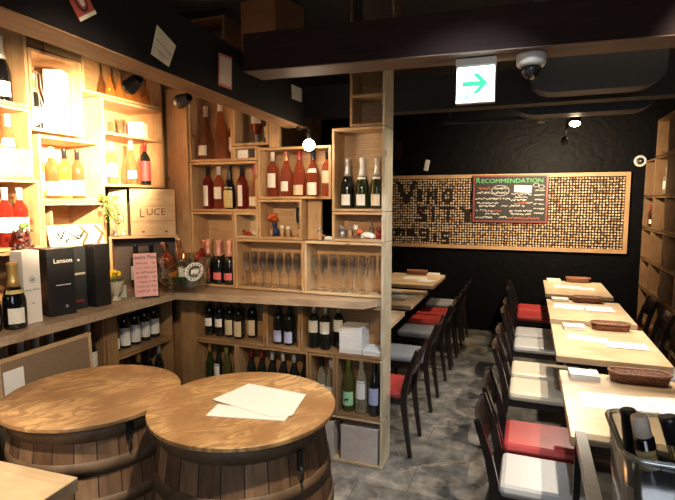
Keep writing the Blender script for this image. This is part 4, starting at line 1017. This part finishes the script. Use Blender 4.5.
rn = MB().lathe([(.022, -.07), (.024, -.06), (.024, .06), (.022, .07)], 12, Matrix.Rotation(R(90), 4, 'Y')).build('rolled_towel', NAP, None, (-1.12, 4.55, .766), (0, 0, R(8))); tag(rn, 'white rolled hand towel on the middle left table', 'towel')

# ------------------------------------------------------------------ cork board
Xa, Xb, Z0, Z1 = -1.78, 1.075, 1.06, 2.0
YW = 6.6
cbd = thing('cork_board', (0, YW-.001, 0), 'long wall panel of wine corks with dark letters in pine frame', 'wall panel')
MB().box(Xa+.02, Xb-.02, -.02, 0, Z0+.02, Z1-.02).build('backing', plain('cork_backing', (.018, .009, .006), .8), cbd)
fw = .045
MB().box(Xa, Xb, -.05, 0, Z1-fw, Z1, bev=.002).build('frame_rail', PINE[0], cbd); MB().box(Xa, Xb, -.05, 0, Z0, Z0+fw, bev=.002).build('frame_rail', PINE[0], cbd)
MB().box(Xa, Xa+fw, -.05, 0, Z0+fw, Z1-fw, bev=.002).build('frame_rail', PINE[2], cbd); MB().box(Xb-fw, Xb, -.05, 0, Z0+fw, Z1-fw, bev=.002).build('frame_rail', PINE[2], cbd)
STROKES = [([(-1.635,1.908),(-1.526,1.658),(-1.414,1.905)],.030),([(-1.344,1.812),(-1.341,1.658)],.022),([(-1.229,1.659),(-1.232,1.791),(-1.127,1.659),(-1.13,1.79)],.020),
 ([(-1.052,1.729),(-1.004,1.81),(-.954,1.799),(-.932,1.729),(-.96,1.659),(-1.02,1.659),(-1.052,1.729)],.020),
 ([(-1.273,1.566),(-1.346,1.566),(-1.355,1.504),(-1.282,1.474),(-1.281,1.412),(-1.374,1.411)],.020),([(-1.166,1.567),(-1.163,1.414)],.022),
 ([(-1.059,1.568),(-.899,1.569)],.020),([(-.968,1.568),(-.965,1.416)],.022),([(-.80,1.57),(-.73,1.5),(-.66,1.57)],.022),([(-.73,1.5),(-.728,1.42)],.022),
 ([(-1.714,1.21),(-1.705,1.28),(-1.64,1.28),(-1.635,1.21)],.020),([(-1.64,1.28),(-1.57,1.28),(-1.56,1.21)],.020),
 ([(-1.499,1.285),(-1.425,1.285),(-1.403,1.212),(-1.49,1.21),(-1.49,1.25),(-1.42,1.25)],.020),
 ([(-1.227,1.217),(-1.319,1.214),(-1.32,1.287),(-1.227,1.289),(-1.224,1.144),(-1.318,1.142)],.018),([(-1.144,1.229),(-1.142,1.136)],.020),
 ([(-.962,1.254),(-1.042,1.252),(-1.041,1.201),(-.97,1.192),(-.969,1.131),(-1.05,1.129)],.018)]
def dseg(p, a, b):
    ax, az = a; bx, bz_ = b; dx, dz = bx-ax, bz_-az; l2 = dx*dx+dz*dz
    t_ = 0 if l2 == 0 else max(0, min(1, ((p[0]-ax)*dx+(p[1]-az)*dz)/l2))
    return math.hypot(p[0]-ax-t_*dx, p[1]-az-t_*dz)
def dark(p):
    return any(dseg(p, a, b) < w_ for pts, w_ in STROKES for a, b in zip(pts, pts[1:]))
CK = [plain('cork_pale', (.78, .62, .42), .8, noise=.15, scale=200), plain('cork_mid', (.58, .40, .23), .8, noise=.15, scale=200), plain('cork_brown', (.30, .16, .08), .8, noise=.2, scale=200), plain('cork_wine_stained', (.018, .010, .008), .8, noise=.2, scale=200)]
pit = .0325
nx, nz_ = int((Xb-Xa-2*fw)/pit), int((Z1-Z0-2*fw)/pit)
corks = []
for i in range(nx):
    for j in range(nz_):
        x = Xa+fw+pit*(i+.5)+rnd.uniform(-.0035, .0035); zc = Z0+fw+pit*(j+.5)+rnd.uniform(-.0035, .0035)
        k = 3 if dark((x, zc)) else rnd.choices((0, 1, 2), (.5, .36, .14))[0]
        corks.append((x, zc, k, rnd.uniform(.038, .048)))
hid = lambda x, zc: -.70 < x < .24 and zc > 1.38
vis = sorted([c for c in corks if not hid(c[0], c[1]) and c[0] > -1.6], key=lambda c: c[0]**2+(c[1]-1.68)**2)
near = set(id(c) for c in vis[:100])
cmes = [MB().lathe([(.0100, 0), (.0108, .003), (.0108, .030)], 8, Matrix.Rotation(R(-90), 4, 'X') @ Matrix.Identity(4)).mesh('cork', CK[k]) for k in range(4)]
rest = MB()
for c in corks:
    x, zc, k, ln = c
    if id(c) in near: link('cork', cmes[k], cbd, (x, -ln, zc))
    else:
        rest.mi = k; rest.lathe([(.0100, 0), (.0108, .003), (.0108, .022)], 7, Matrix.Translation((x, -ln, zc)) @ Matrix.Rotation(R(-90), 4, 'X'))
ro = rest.build('cork_mosaic', CK, cbd); ro['kind'] = 'stuff'

# chalk board hung on the cork board
kb = thing('chalkboard', (-.225, YW-.062, 1.695), 'black menu chalkboard in red frame hung on the cork panel', 'blackboard')
KW, KH = .435, .29
MB().box(-KW+.015, KW-.015, -.012, 0, -KH+.015, KH-.015).build('slate', plain('slate_black', (.010, .010, .011), .6), kb)
RF = plain('frame_red', (.22, .035, .03), .45)
for q in ((-KW, KW, KH-.02, KH), (-KW, KW, -KH, -KH+.02), (-KW, -KW+.02, -KH+.02, KH-.02), (KW-.02, KW, -KH+.02, KH-.02)):
    MB().box(q[0], q[1], -.022, 0, q[2], q[3]).build('frame_rail', RF, kb)
CHG = plain('chalk_green', (.12, .50, .20), .8); CHW = plain('chalk_white', (.75, .74, .70), .8); CHO = plain('chalk_orange', (.62, .16, .05), .8)
text('heading', 'R', .092, (-.378, -.0135, .223), (R(90), 0, 0), CHG, kb); text('heading', 'ECOMMENDATION', .072, (.02, -.0135, .217), (R(90), 0, 0), CHG, kb, sx=1.15)
def lines(rows, m, name):
    for i, (x0, x1, z_, h) in enumerate(rows): scribble(MB(), x0, x1, z_, h, -.0122, .0012, .0055, 100+i*7+len(rows), .06).build(name, m, kb)
lines([(-.37, -.20, .128, .034), (.05, .20, -.055, .026), (-.02, .34, -.235, .030), (-.25, -.10, -.15, .024)], CHO, 'orange_chalk_line')
lines([(-.18, -.05, .13, .036), (-.39, -.04, .075, .03), (-.41, -.10, 0, .028), (-.08, .0, 0, .024), (-.40, -.14, -.055, .028), (-.36, -.16, -.09, .024), (-.09, -.02, -.09, .022), (-.40, -.2, -.145, .026), (-.28, -.12, -.185, .022), (-.40, -.2, -.23, .026), (-.12, -.03, -.225, .022)], CHW, 'white_chalk_line')
lines([(.0, .24, .055, .034), (.06, .2, .02, .026), (.0, .19, -.015, .032), (.20, .26, -.05, .022), (.0, .17, -.085, .032), (.0, .25, -.15, .03), (.02, .24, -.185, .026)]+[(.28, .39, .10-.055*k, .020) for k in range(6)], CHW, 'white_chalk_line')
mb = MB()
for k in range(24):
    t0, t1 = 2*math.pi*k/24, 2*math.pi*(k+1)/24
    mb.sheet([Vector((-.11+rx*math.cos(t), -.0122, .10+rz_*math.sin(t))) for rx, rz_, t in ((.10, .062, t0), (.105, .066, t0), (.105, .066, t1), (.10, .062, t1))], .0012, (0, -1, 0))
for cx_, cz_ in ((.30, .165), (.36, .145)):
    for k in range(14):
        t0, t1 = 2*math.pi*k/14, 2*math.pi*(k+1)/14
        mb.sheet([Vector((cx_+rx*math.cos(t), -.0122, cz_+.7*rx*math.sin(t))) for rx, t in ((.028, t0), (.033, t0), (.033, t1), (.028, t1))], .0012, (0, -1, 0))
mb.build('chalk_outline', CHW, kb)
cd = MB().box(.045, .245, -.0155, -.013, .085, .17, Matrix.Rotation(R(3), 4, 'Y')).build('pinned_card', WHITE, kb)
mb = MB(); scribble(mb, .07, .10, .125, .03, -.016, .0008, .005, 3, 0); mb.build('red_scrawl', plain('ink_red', (.6, .04, .03), .6), kb)

# wall speaker and small device
sp = thing('wall_speaker', (1.165, YW-.001, 2.12), 'small round white wall speaker right of the cork board', 'speaker')
MX = Matrix.Rotation(R(90), 4, 'X')
MB().lathe([(.065, 0), (.065, .012), (.055, .02), (.04, .016), (.04, .012)], 24, MX, False).build('ring', WPLAST, sp)
MB().lathe([(.04, .010), (.025, .014), (.0, .018)], 20, MX, False).build('cone', BLKMET, sp); MB().ball((0, -.02, 0), .012, 6).build('dome', STEEL, sp)
sn = thing('wall_sensor', (-1.26, YW-.001, 2.13), 'small white sensor box on back wall above the cork board', 'sensor')
MB().box(-.028, .028, -.035, 0, -.07, .07, Matrix.Rotation(R(10), 4, 'Y'), .006).build('housing', WPLAST, sn); MB().ball((-.005, -.037, -.02), .016, 6).build('lens', WPLAST, sn)

# ------------------------------------------------------------------ right wall shelves
XR = 1.215
for j, (za, zb) in enumerate(((.02, .34), (.345, .70), (.705, 1.03), (1.035, 1.37), (1.375, 1.72), (1.725, 2.12), (2.125, 2.5))):
    for i, (ya, yb_) in enumerate(((4.6, 5.10), (5.105, 5.60), (5.605, 6.10), (6.105, 6.56))):
        if j == 6 and i == 3: continue
        hgt = ['floor-level', 'second-lowest', 'third', 'middle', 'fifth', 'sixth', 'topmost'][j]
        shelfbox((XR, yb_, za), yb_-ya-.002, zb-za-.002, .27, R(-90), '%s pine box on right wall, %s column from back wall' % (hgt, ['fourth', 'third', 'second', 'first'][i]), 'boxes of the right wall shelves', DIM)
bottle((1.29, 5.93, Zof(1.725)), 'bordeaux', 'clear', 'white', 'white', 'pale bottle standing on the right wall shelf beside white carton', None, R(-70), sc=.85)
tag(MB().box(-.06, .06, -.05, .05, 0, .27, bev=.003).build('gift_carton', WBOX, None, (1.31, 5.71, Zof(1.725)), (0, 0, R(-60))), 'white carton on the right wall shelf near photo edge', 'box')
bottle((1.26, 6.30, Zof(1.375)), 'champagne', 'dark', 'black', 'white', 'dark squat bottle with white label on right wall shelf', None, R(-70), sc=.75)
bottle((1.27, 6.42, Zof(1.375)), 'bordeaux', 'deep', 'red', None, 'dim red bottle at back corner of the right wall shelf', None, R(-70), sc=.8)
tag(MB().lathe([(.05, 0), (.07, .05), (.075, .11), (.05, .16), (.02, .18)], 16).build('red_bag', plain('red_cloth', (.50, .02, .03), .6), None, (1.31, 5.71, Zof(1.035))), 'red wrapped bundle on the right wall shelf', 'bundle')
tag(MB().box(-.04, .04, -.03, .03, 0, .09, bev=.002).build('carton', KBOX, None, (1.28, 5.75, Zof(.705))), 'small dark carton low on the right wall shelf', 'box')

# ------------------------------------------------------------------ ceiling things
# exit sign
es = thing('exit_sign', (-.226, 2.22, 2.084), 'lit white exit sign with green arrow hanging under cross beam', 'sign'); es.scale = (.816,)*3
MB().box(-.097, .097, -.02, .02, 0, .185, bev=.002).build('housing', plain('sign_housing', (.55, .52, .48), .4), es)
MB().box(-.100, .100, -.026, .026, .186, .224, bev=.003).build('mount', WPLAST, es)
for sy in (-1, 1): MB().box(-.092, .092, min(sy*.0205, sy*.0212), max(sy*.0205, sy*.0212), .005, .180).build('lit_panel', emit('sign_light', (.80, 1.0, .92), 2.6), es)
GRN = emit('sign_green', (.0, .40, .14), .5)
ar = MB()
MA = Matrix.Translation((0, -.0213, .0)) @ Matrix.Rotation(R(90), 4, 'X')
ar.prism([(-.065, .083), (.02, .083), (-.015, .045), (.012, .045), (.062, .096), (.012, .147), (-.015, .147), (.02, .108), (-.065, .108)], 0, .0008, MA)
ar.build('arrow', GRN, es)
rm = MB(); rm.prism([(-.078, .015), (-.070, .015), (-.070, .052), (-.078, .052)], 0, .0008, MA); rm.prism([(-.045, .015), (-.037, .015), (-.037, .052), (-.045, .052)], 0, .0008, MA)
rm.prism([(-.062, .036), (-.056, .036), (-.053, .030), (-.058, .022), (-.063, .030)], 0, .0008, MA); rm.prism([(-.061, .038), (-.056, .038), (-.056, .043), (-.061, .043)], 0, .0008, MA)
rm.build('pictogram', GRN, es)
# dome camera
dc = thing('dome_camera', (-.012, 2.245, 2.269), 'white dome security camera under the cross beam', 'camera'); dc.scale = (.87,)*3
MF = Matrix.Scale(-1, 4, (0, 0, 1))
MB().lathe([(.066, 0), (.068, .012), (.066, .045), (.058, .056), (.047, .058)], 28, MF).build('housing', WPLAST, dc)
MB().lathe([(.047, .058), (.045, .078), (.036, .098), (.020, .111), (.004, .115)], 24, MF).build('smoked_dome', bottleglass('smoked_dome', (.015, .014, .014), 1, .05), dc)
MB().lathe([(.016, 0), (.016, .01), (.012, .012)], 12, Matrix.Translation((.0, -.042, -.085)) @ Matrix.Rotation(R(115), 4, 'X')).build('lens', BLKMET, dc)
# baffles with rounded corners
def baffle(x0, x1, y0, y1, z0, r, label):
    pts = [(x0, 2.995)]
    for k in range(9): a = math.pi+math.pi/2*k/8; pts.append((x0+r+r*math.cos(a), z0+r*.6+r*.6*math.sin(a)))
    for k in range(9): a = 1.5*math.pi+math.pi/2*k/8; pts.append((x1-r+r*math.cos(a), z0+r*.6+r*.6*math.sin(a)))
    pts.append((x1, 2.995))
    M = Matrix.Translation((0, y1, 0)) @ Matrix.Rotation(R(90), 4, 'X')
    o = MB().prism(pts, 0, y1-y0, M).build('ceiling_baffle', plain('baffle_navy', (.028, .030, .038), .5)); tag(o, label, 'baffle', 'ceiling baffles')
baffle(-.02, .72, 3.45, 3.62, 2.345, .15, 'dark rounded ceiling baffle behind the dome camera, nearer one')
baffle(-.14, .88, 4.40, 4.62, 2.36, .17, 'dark rounded ceiling baffle, farther one above the track spotlight')
# track rail and spotlights
tr = thing('light_track', (-.45, 5.05, 2.42), 'black lighting track with beige end box under the ceiling', 'track')
MB().box(-.35, .50, -.02, .02, 0, .03).build('rail', BLKMET, tr); MB().box(.50, .56, -.03, .03, -.03, .045).build('end_box', plain('beige_plastic', (.45, .36, .26), .5), tr)
for x_ in (-.3, .4): MB().cyl((x_, 0, .03), (x_, 0, .575), .006, 6).build('hanger_rod', BLKMET, tr)
LAMPGLOW = emit('lamp_glow', (1.0, .78, .48), 40)
def spotcan(name, loc, aim, label, group, r=.03, ln=.085, glow=True, stem=None):
    """black spotlight can at loc aimed at the point aim"""
    root = thing(name, loc, label, 'lamp', group)
    d = (Vector(aim)-Vector(loc)).normalized(); Q = d.to_track_quat('Z', 'Y').to_matrix().to_4x4()
    MB().lathe([(r*.55, -ln), (r*.8, -ln*.85), (r, -ln*.2), (r*1.08, 0), (r*.98, 0), (r*.85, -.014), (0, -.016)], 18, Q, False).build('can', BLKMET, root)
    if glow: MB().lathe([(r*.84, -.012), (r*.8, .002), (r*.5, .012), (0, .016)], 16, Q, False).build('bulb_face', LAMPGLOW, root)
    if stem: MB().cyl(d*(-ln*.5), Vector(stem)-Vector(loc), .008, 8).build('stem', BLKMET, root)
    return root
def spot(loc, aim, power, size=70, blend=.5, col=(1, .76, .48), rad=.03):
    l = bpy.data.lights.new('spot_light', 'SPOT'); l.energy = power; l.spot_size = R(size); l.spot_blend = blend; l.color = col; l.shadow_soft_size = rad
    o = bpy.data.objects.new('spot_light', l); COL.objects.link(o); o.location = loc
    o.rotation_euler = (Vector(aim)-Vector(loc)).to_track_quat('-Z', 'Y').to_euler(); return o
def lampspot(loc, aim, power, label, group, size=70, stem=None, blend=.5, col=(1, .76, .48), name='spot_lamp', r=.03):
    spotcan(name, loc, aim, label, group, stem=stem, r=r)
    d = (Vector(aim)-Vector(loc)).normalized()
    return spot(Vector(loc)+d*.035, aim, power, size, blend, col)
WARM = (1, .73, .44)
NEUT = (1, .86, .68)
lampspot((-1.426, 1.534, 2.105), (-2.55, 2.00, 1.84), 350, 'black spot lamp under long beam aimed at the bright left box', 'shelf spot lamps', 66, (-1.338, 1.525, 2.17), 1, WARM, r=.028)
lampspot((-1.433, 1.836, 2.105), (-2.60, 2.38, 2.02), 520, 'black spot lamp under long beam aimed into the shelf corner', 'shelf spot lamps', 50, (-1.361, 1.825, 2.17), 1, WARM, r=.028)
# ceiling spots that light tables, and added fills (hang from the ceiling out of frame or behind the beams)
lampspot((.85, 2.0, 2.85), (.56, 2.58, .74), 150, 'ceiling spot lamp above the nearest right table', 'ceiling spot lamps', 64, (.85, 1.98, 2.992), .6, NEUT)
lampspot((.72, 2.95, 2.85), (.42, 3.68, .74), 160, 'ceiling spot lamp above the second right table', 'ceiling spot lamps', 52, (.72, 2.93, 2.992), .6, NEUT)
lampspot((.35, 4.90, 2.34), (.30, 4.20, .70), 80, 'lit track spotlight hanging before the cork board, aimed at tables', 'track spotlights', 95, (.33, 5.0, 2.42), .6, NEUT, r=.05)
lampspot((.28, 5.0, 2.20), (.30, 6.55, 1.72), 170, 'lit track spotlight aimed at the cork board', 'track spotlights', 125, (.30, 5.04, 2.42), 1)
lampspot((.35, 5.45, 2.85), (.42, 5.85, .74), 90, 'ceiling spot lamp above the farthest right table', 'ceiling spot lamps', 42, (.35, 5.43, 2.992), .6, NEUT)
lampspot((-.6, 5.3, 2.85), (-1.25, 5.75, .74), 80, 'ceiling spot lamp above the farthest left table', 'ceiling spot lamps', 45, (-.6, 5.28, 2.992))
lampspot((-.35, 1.0, 2.85), (-.85, 1.52, .95), 110, 'ceiling spot lamp above the front barrel', 'ceiling spot lamps', 36, (-.35, .98, 2.992), .9, (1, .83, .62))
lampspot((-.62, .62, 2.2), (-1.5, 2.88, 1.38), 90, 'ceiling spot lamp aimed at the shelf divider', 'ceiling spot lamps', 44, (-.62, .60, 2.992), 1, WARM)
lampspot((.05, 1.3, 2.85), (-.7, 2.95, .45), 100, 'cool ceiling spot lamp aimed at the divider post', 'ceiling spot lamps', 55, (.05, 1.28, 2.992), .8, (.84, .92, 1))
lampspot((-1.45, .35, 2.85), (-1.6, .92, .74), 150, 'added fill spot above the pale table corner', 'ceiling spot lamps', 27, (-1.45, .33, 2.992), .8, (1, .83, .62))  # added to brighten the table corner, no known fixture
lampspot((-.55, .75, 2.25), (-2.25, 1.80, 1.15), 55, 'added fill spot aimed at the left counter', 'ceiling spot lamps', 55, (-.55, .73, 2.992), .9, (1, .83, .62))  # fill put in to brighten the cartons on the counter
lampspot((.30, 3.1, 2.85), (-.85, 2.98, 1.15), 60, 'added fill spot over the aisle facing the divider post', 'ceiling spot lamps', 50, (.30, 3.08, 2.992), .9, (1, .92, .80))  # added stand-in for light scattered from the table lamps onto the post
# bare bulb under the beam end
bb = thing('bare_bulb', (-1.215, 2.72, 2.0), 'glaring bare bulb on a bent arm under the far end of the long beam', 'lamp')
MB().ball((0, 0, 0), .034, 8).build('bulb', emit('bulb_glow', (1, .82, .60), 40), bb); MB().lathe([(.012, .032), (.014, .036), (.014, .07), (.008, .078)], 14).build('socket', BLKMET, bb)
MB().tube([(0, 0, .075), (0, 0, .095), (-.03, .03, .108), (-.115, .10, .108), (-.13, .11, .125)], .005, n=8, up=(1, 0, 0)).build('arm', BLKMET, bb)
def point(loc, power, col=(1, .76, .5), rad=.05):
    l = bpy.data.lights.new('bulb_light', 'POINT'); l.energy = power; l.color = col; l.shadow_soft_size = rad
    o = bpy.data.objects.new('bulb_light', l); COL.objects.link(o); o.location = loc
point((-1.215, 2.72, 2.0), 2.2, rad=.035)

# cards pinned on the long beam
def beamcard(corners, m, label, thick=.0015):
    n = Vector((2.65, .2, 0)).normalized(); K = .72; base = Vector((-1.62*K, 1.19*K, 1.68+.62*K)); cs = []
    for c in corners:
        v = Vector((c[0]*K, c[1]*K, 1.68+(c[2]-1.68)*K)); cs.append(v-n*((v-base).dot(n))+n*.003)
    root = thing('pinned_card', sum(cs, Vector())/4, label, 'card', 'cards pinned on the beam')
    o = root.location
    MB().sheet([c-o for c in cs], thick, n).build('card', m, root)
    return root, [c-o for c in cs], n*(thick+.001)
beam_n = Vector((2.65, .2, 0)).normalized()
r1, q, n = beamcard([(-1.64, 1.445, 2.455), (-1.645, 1.519, 2.363), (-1.651, 1.605, 2.422), (-1.649, 1.53, 2.52)], plain('card_red', (.45, .075, .055), .5), 'red card with dark round emblem pinned on the long beam')
U = (q[2]-q[1]).normalized(); Vv = (q[0]-q[1]).normalized()
def ell(cx_, cz_, a, b, m, name, par, k=20, off=1):
    a *= .72; b *= .72
    mb = MB(); mb.sheet([U*(cx_+a*math.cos(2*math.pi*i/k))+Vv*(cz_+b*math.sin(2*math.pi*i/k))+n*off for i in range(k)], .0006, n); mb.build(name, m, par)
ell(0, 0, .030, .038, INK, 'emblem', r1); ell(0, 0, .022, .029, plain('card_red', (.45, .07, .05)), 'emblem', r1, off=1.4); ell(0, 0, .012, .019, CREAM, 'emblem', r1, off=1.8)
mb = MB(); mb.sheet([q[1]+n, q[2]+n, q[2]+n+(q[3]-q[2])*.12, q[1]+n+(q[0]-q[1])*.12], .0006, n); mb.build('pale_edge', CREAM, r1)
r2, q, n = beamcard([(-1.681, 1.996, 2.505), (-1.692, 2.144, 2.451), (-1.687, 2.079, 2.333), (-1.677, 1.943, 2.358)], plain('card_cream', (.66, .56, .42), .55), 'cream card hung tilted, middle of the long beam')
c_ = sum(q, Vector())/4; U = (q[1]-q[0]).normalized(); D = (q[3]-q[0]).normalized()
mb = MB()
for k, (a, b) in enumerate(((-.045, .05), (-.02, .03))):
    for s_ in range(8):
        x0 = a+(b-a)*s_/8; p0 = U*x0+D*(-.005+.03*k+.003*(s_ % 2))+n; p1 = U*(x0+(b-a)/11)+D*(-.005+.03*k-.003*(s_ % 2))+n
        mb.sheet([p0, p1, p1+D*.004, p0+D*.004], .0005, n)
mb.build('writing', plain('ink_grey', (.25, .19, .14), .6), r2)
r3, q, n = beamcard([(-1.724, 2.568, 2.534), (-1.736, 2.724, 2.548), (-1.735, 2.715, 2.353), (-1.723, 2.553, 2.347)], plain('card_rose', (.50, .14, .12), .55), 'rose-bordered cream notice on long beam by the cross beam')
mb = MB(); cc = sum(q, Vector())/4; mb.sheet([cc+(v-cc)*.84+n for v in q], .0005, n); mb.build('print_area', papertext('card_print', (.62, .50, .38), (.2, .1, .08), 70, .5), r3)
r4, q, n = beamcard([(-1.814, 3.70, 2.60), (-1.832, 3.93, 2.612), (-1.832, 3.93, 2.50), (-1.813, 3.71, 2.49)], plain('card_dim', (.34, .32, .28), .6), 'dim pale card near the far end of the long beam')

# ------------------------------------------------------------------ near trolley with clear bottle bin
tz = .94
tl = thing('serving_trolley', (.405, 1.20, 0), 'steel-edged glass serving trolley at bottom right under the bottle bin', 'trolley')
MB().box(-.24, -.208, -.55, .52, tz-.03, tz).build('side_rail', STEEL, tl); MB().box(.208, .24, -.55, .52, tz-.03, tz).build('side_rail', STEEL, tl)
MB().box(-.207, .207, -.55, -.528, tz-.03, tz).build('end_rail', STEEL, tl); 
MB().box(-.207, .207, -.527, .52, tz-.012, tz-.004).build('glass_shelf', clear('trolley_glass', (.80, .82, .82), .4, .06), tl)
MB().box(-.239, .239, .495, .5195, tz-.07, tz-.031).build('cross_bar', BLKMET, tl)
for sx in (-.229, .229):
    for sy in (-.539, .505): MB().box(sx-.010, sx+.010, sy-.010, sy+.010, 0, tz-.0305).build('leg', BLKMET, tl)
bn = thing('clear_bin', (.385, 1.145, tz+.001), 'clear rounded plastic bin of wine bottles at bottom right', 'bin')
def rrect(hx, hy, r, n=6):
    pts = []
    for cx_, cy_, a0 in ((hx-r, hy-r, 0), (-hx+r, hy-r, math.pi/2), (-hx+r, -hy+r, math.pi), (hx-r, -hy+r, 1.5*math.pi)):
        for k in range(n+1): a = a0+math.pi/2*k/n; pts.append((cx_+r*math.cos(a), cy_+r*math.sin(a)))
    return pts
mb = MB(); rings = []
for hx, hy, z_ in ((.180,.104,0), (.200, .118, .255), (.196, .114, .255), (.176, .100, .006)): rings.append([mb.bm.verts.new((a, b, z_)) for a, b in rrect(hx, hy, .035)])
for a, b in zip(rings, rings[1:]):
    for i in range(len(a)): mb._f((a[i], a[(i+1) % len(a)], b[(i+1) % len(a)], b[i]), True)
mb._f(list(reversed(rings[0]))); mb._f(rings[-1]); mb.build('bin_wall', clear('bin_acrylic', (.90, .92, .92), .55, .13, .18), bn)
mb = MB(); p = rrect(.201, .119, .036); p = p+[p[0], p[1]]; mb.tube([(a, b, .258) for a, b in p], .0075, .005, n=8, up=(0, 0, 1)); mb.build('rim', clear('acrylic_rim', (.86, .90, .88), .5, .40, .2), bn)
zb_ = tz+.009
PROF['longneck'] = dict(p=[(.030,0),(.036,.004),(.0375,.012),(.0375,.150),(.035,.170),(.026,.188),(.0185,.200),(.0170,.212),(.0165,.292),(.0175,.294),(.0175,.304),(.014,.307)], cap=.214, lab=(.055,.13), r=.0378)
bottle((.256, 1.205, zb_+.003), 'longneck', 'black', 'black', 'white', 'black bottle with black capsule, leftmost in the clear bin', 'bottles in the clear bin', R(-10), tilt=(0, R(-8)), sc=.90)
PROF['stepneck'] = dict(p=[(.030,0),(.036,.004),(.0375,.012),(.0375,.140),(.035,.160),(.026,.178),(.0195,.192),(.0190,.256),(.0148,.260),(.0145,.296),(.013,.300)], cap=.259, lab=(.055,.13), r=.0378)
bottle((.287, 1.098, zb_+.006), 'stepneck', 'black', 'cream', 'white', 'black bottle with cream capsule and gold collar in clear bin', 'bottles in the clear bin', R(-10), tilt=(0, R(-13)), lab2=('gold', .198, .236), sc=1.02)
bottle((.366, 1.140, zb_+.006), 'longneck', 'black', 'black', 'white', 'black bottle with gold-flecked neck at right in clear bin', 'bottles in the clear bin', R(-10), tilt=(0, R(-17)), lab2=('gold', .22, .25), sc=.98)
bottle((.475, 1.14, zb_), 'bordeaux', 'dark', 'gold', 'white', 'dark bottle with gold capsule hidden at right end of clear bin', 'bottles in the clear bin', R(-10))

# ------------------------------------------------------------------ light, camera, world
def area(loc, aim, sx, sy, power, col):
    l = bpy.data.lights.new('fill_light', 'AREA'); l.shape = 'RECTANGLE'; l.size = sx; l.size_y = sy; l.energy = power; l.color = col
    o = bpy.data.objects.new('fill_light', l); COL.objects.link(o); o.location = loc
    o.rotation_euler = (Vector(aim)-Vector(loc)).to_track_quat('-Z', 'Y').to_euler()
area((.2, -1.5, 1.7), (-.2, 2.5, .8), 1.2, 1.6, 14, (.86, .92, 1.0))  # cool fill added behind the camera; the front wall has no window
w = bpy.data.worlds.new('World'); S.world = w; w.use_nodes = True
w.node_tree.nodes['Background'].inputs[0].default_value = (.9, .75, .6, 1); w.node_tree.nodes['Background'].inputs[1].default_value = .045
cam = bpy.data.cameras.new('camera'); co = bpy.data.objects.new('camera', cam); COL.objects.link(co)
cam.sensor_width = 36; cam.lens = 500/675*36; cam.clip_start = .05
co.location = (0, 0, 1.68); co.rotation_euler = (R(90-5.7106), 0, R(20.8618)); S.camera = co
S.view_settings.view_transform = 'Standard'; S.view_settings.look = 'None'; S.view_settings.gamma = 1; S.view_settings.exposure = .9
S.view_settings.use_curve_mapping = False
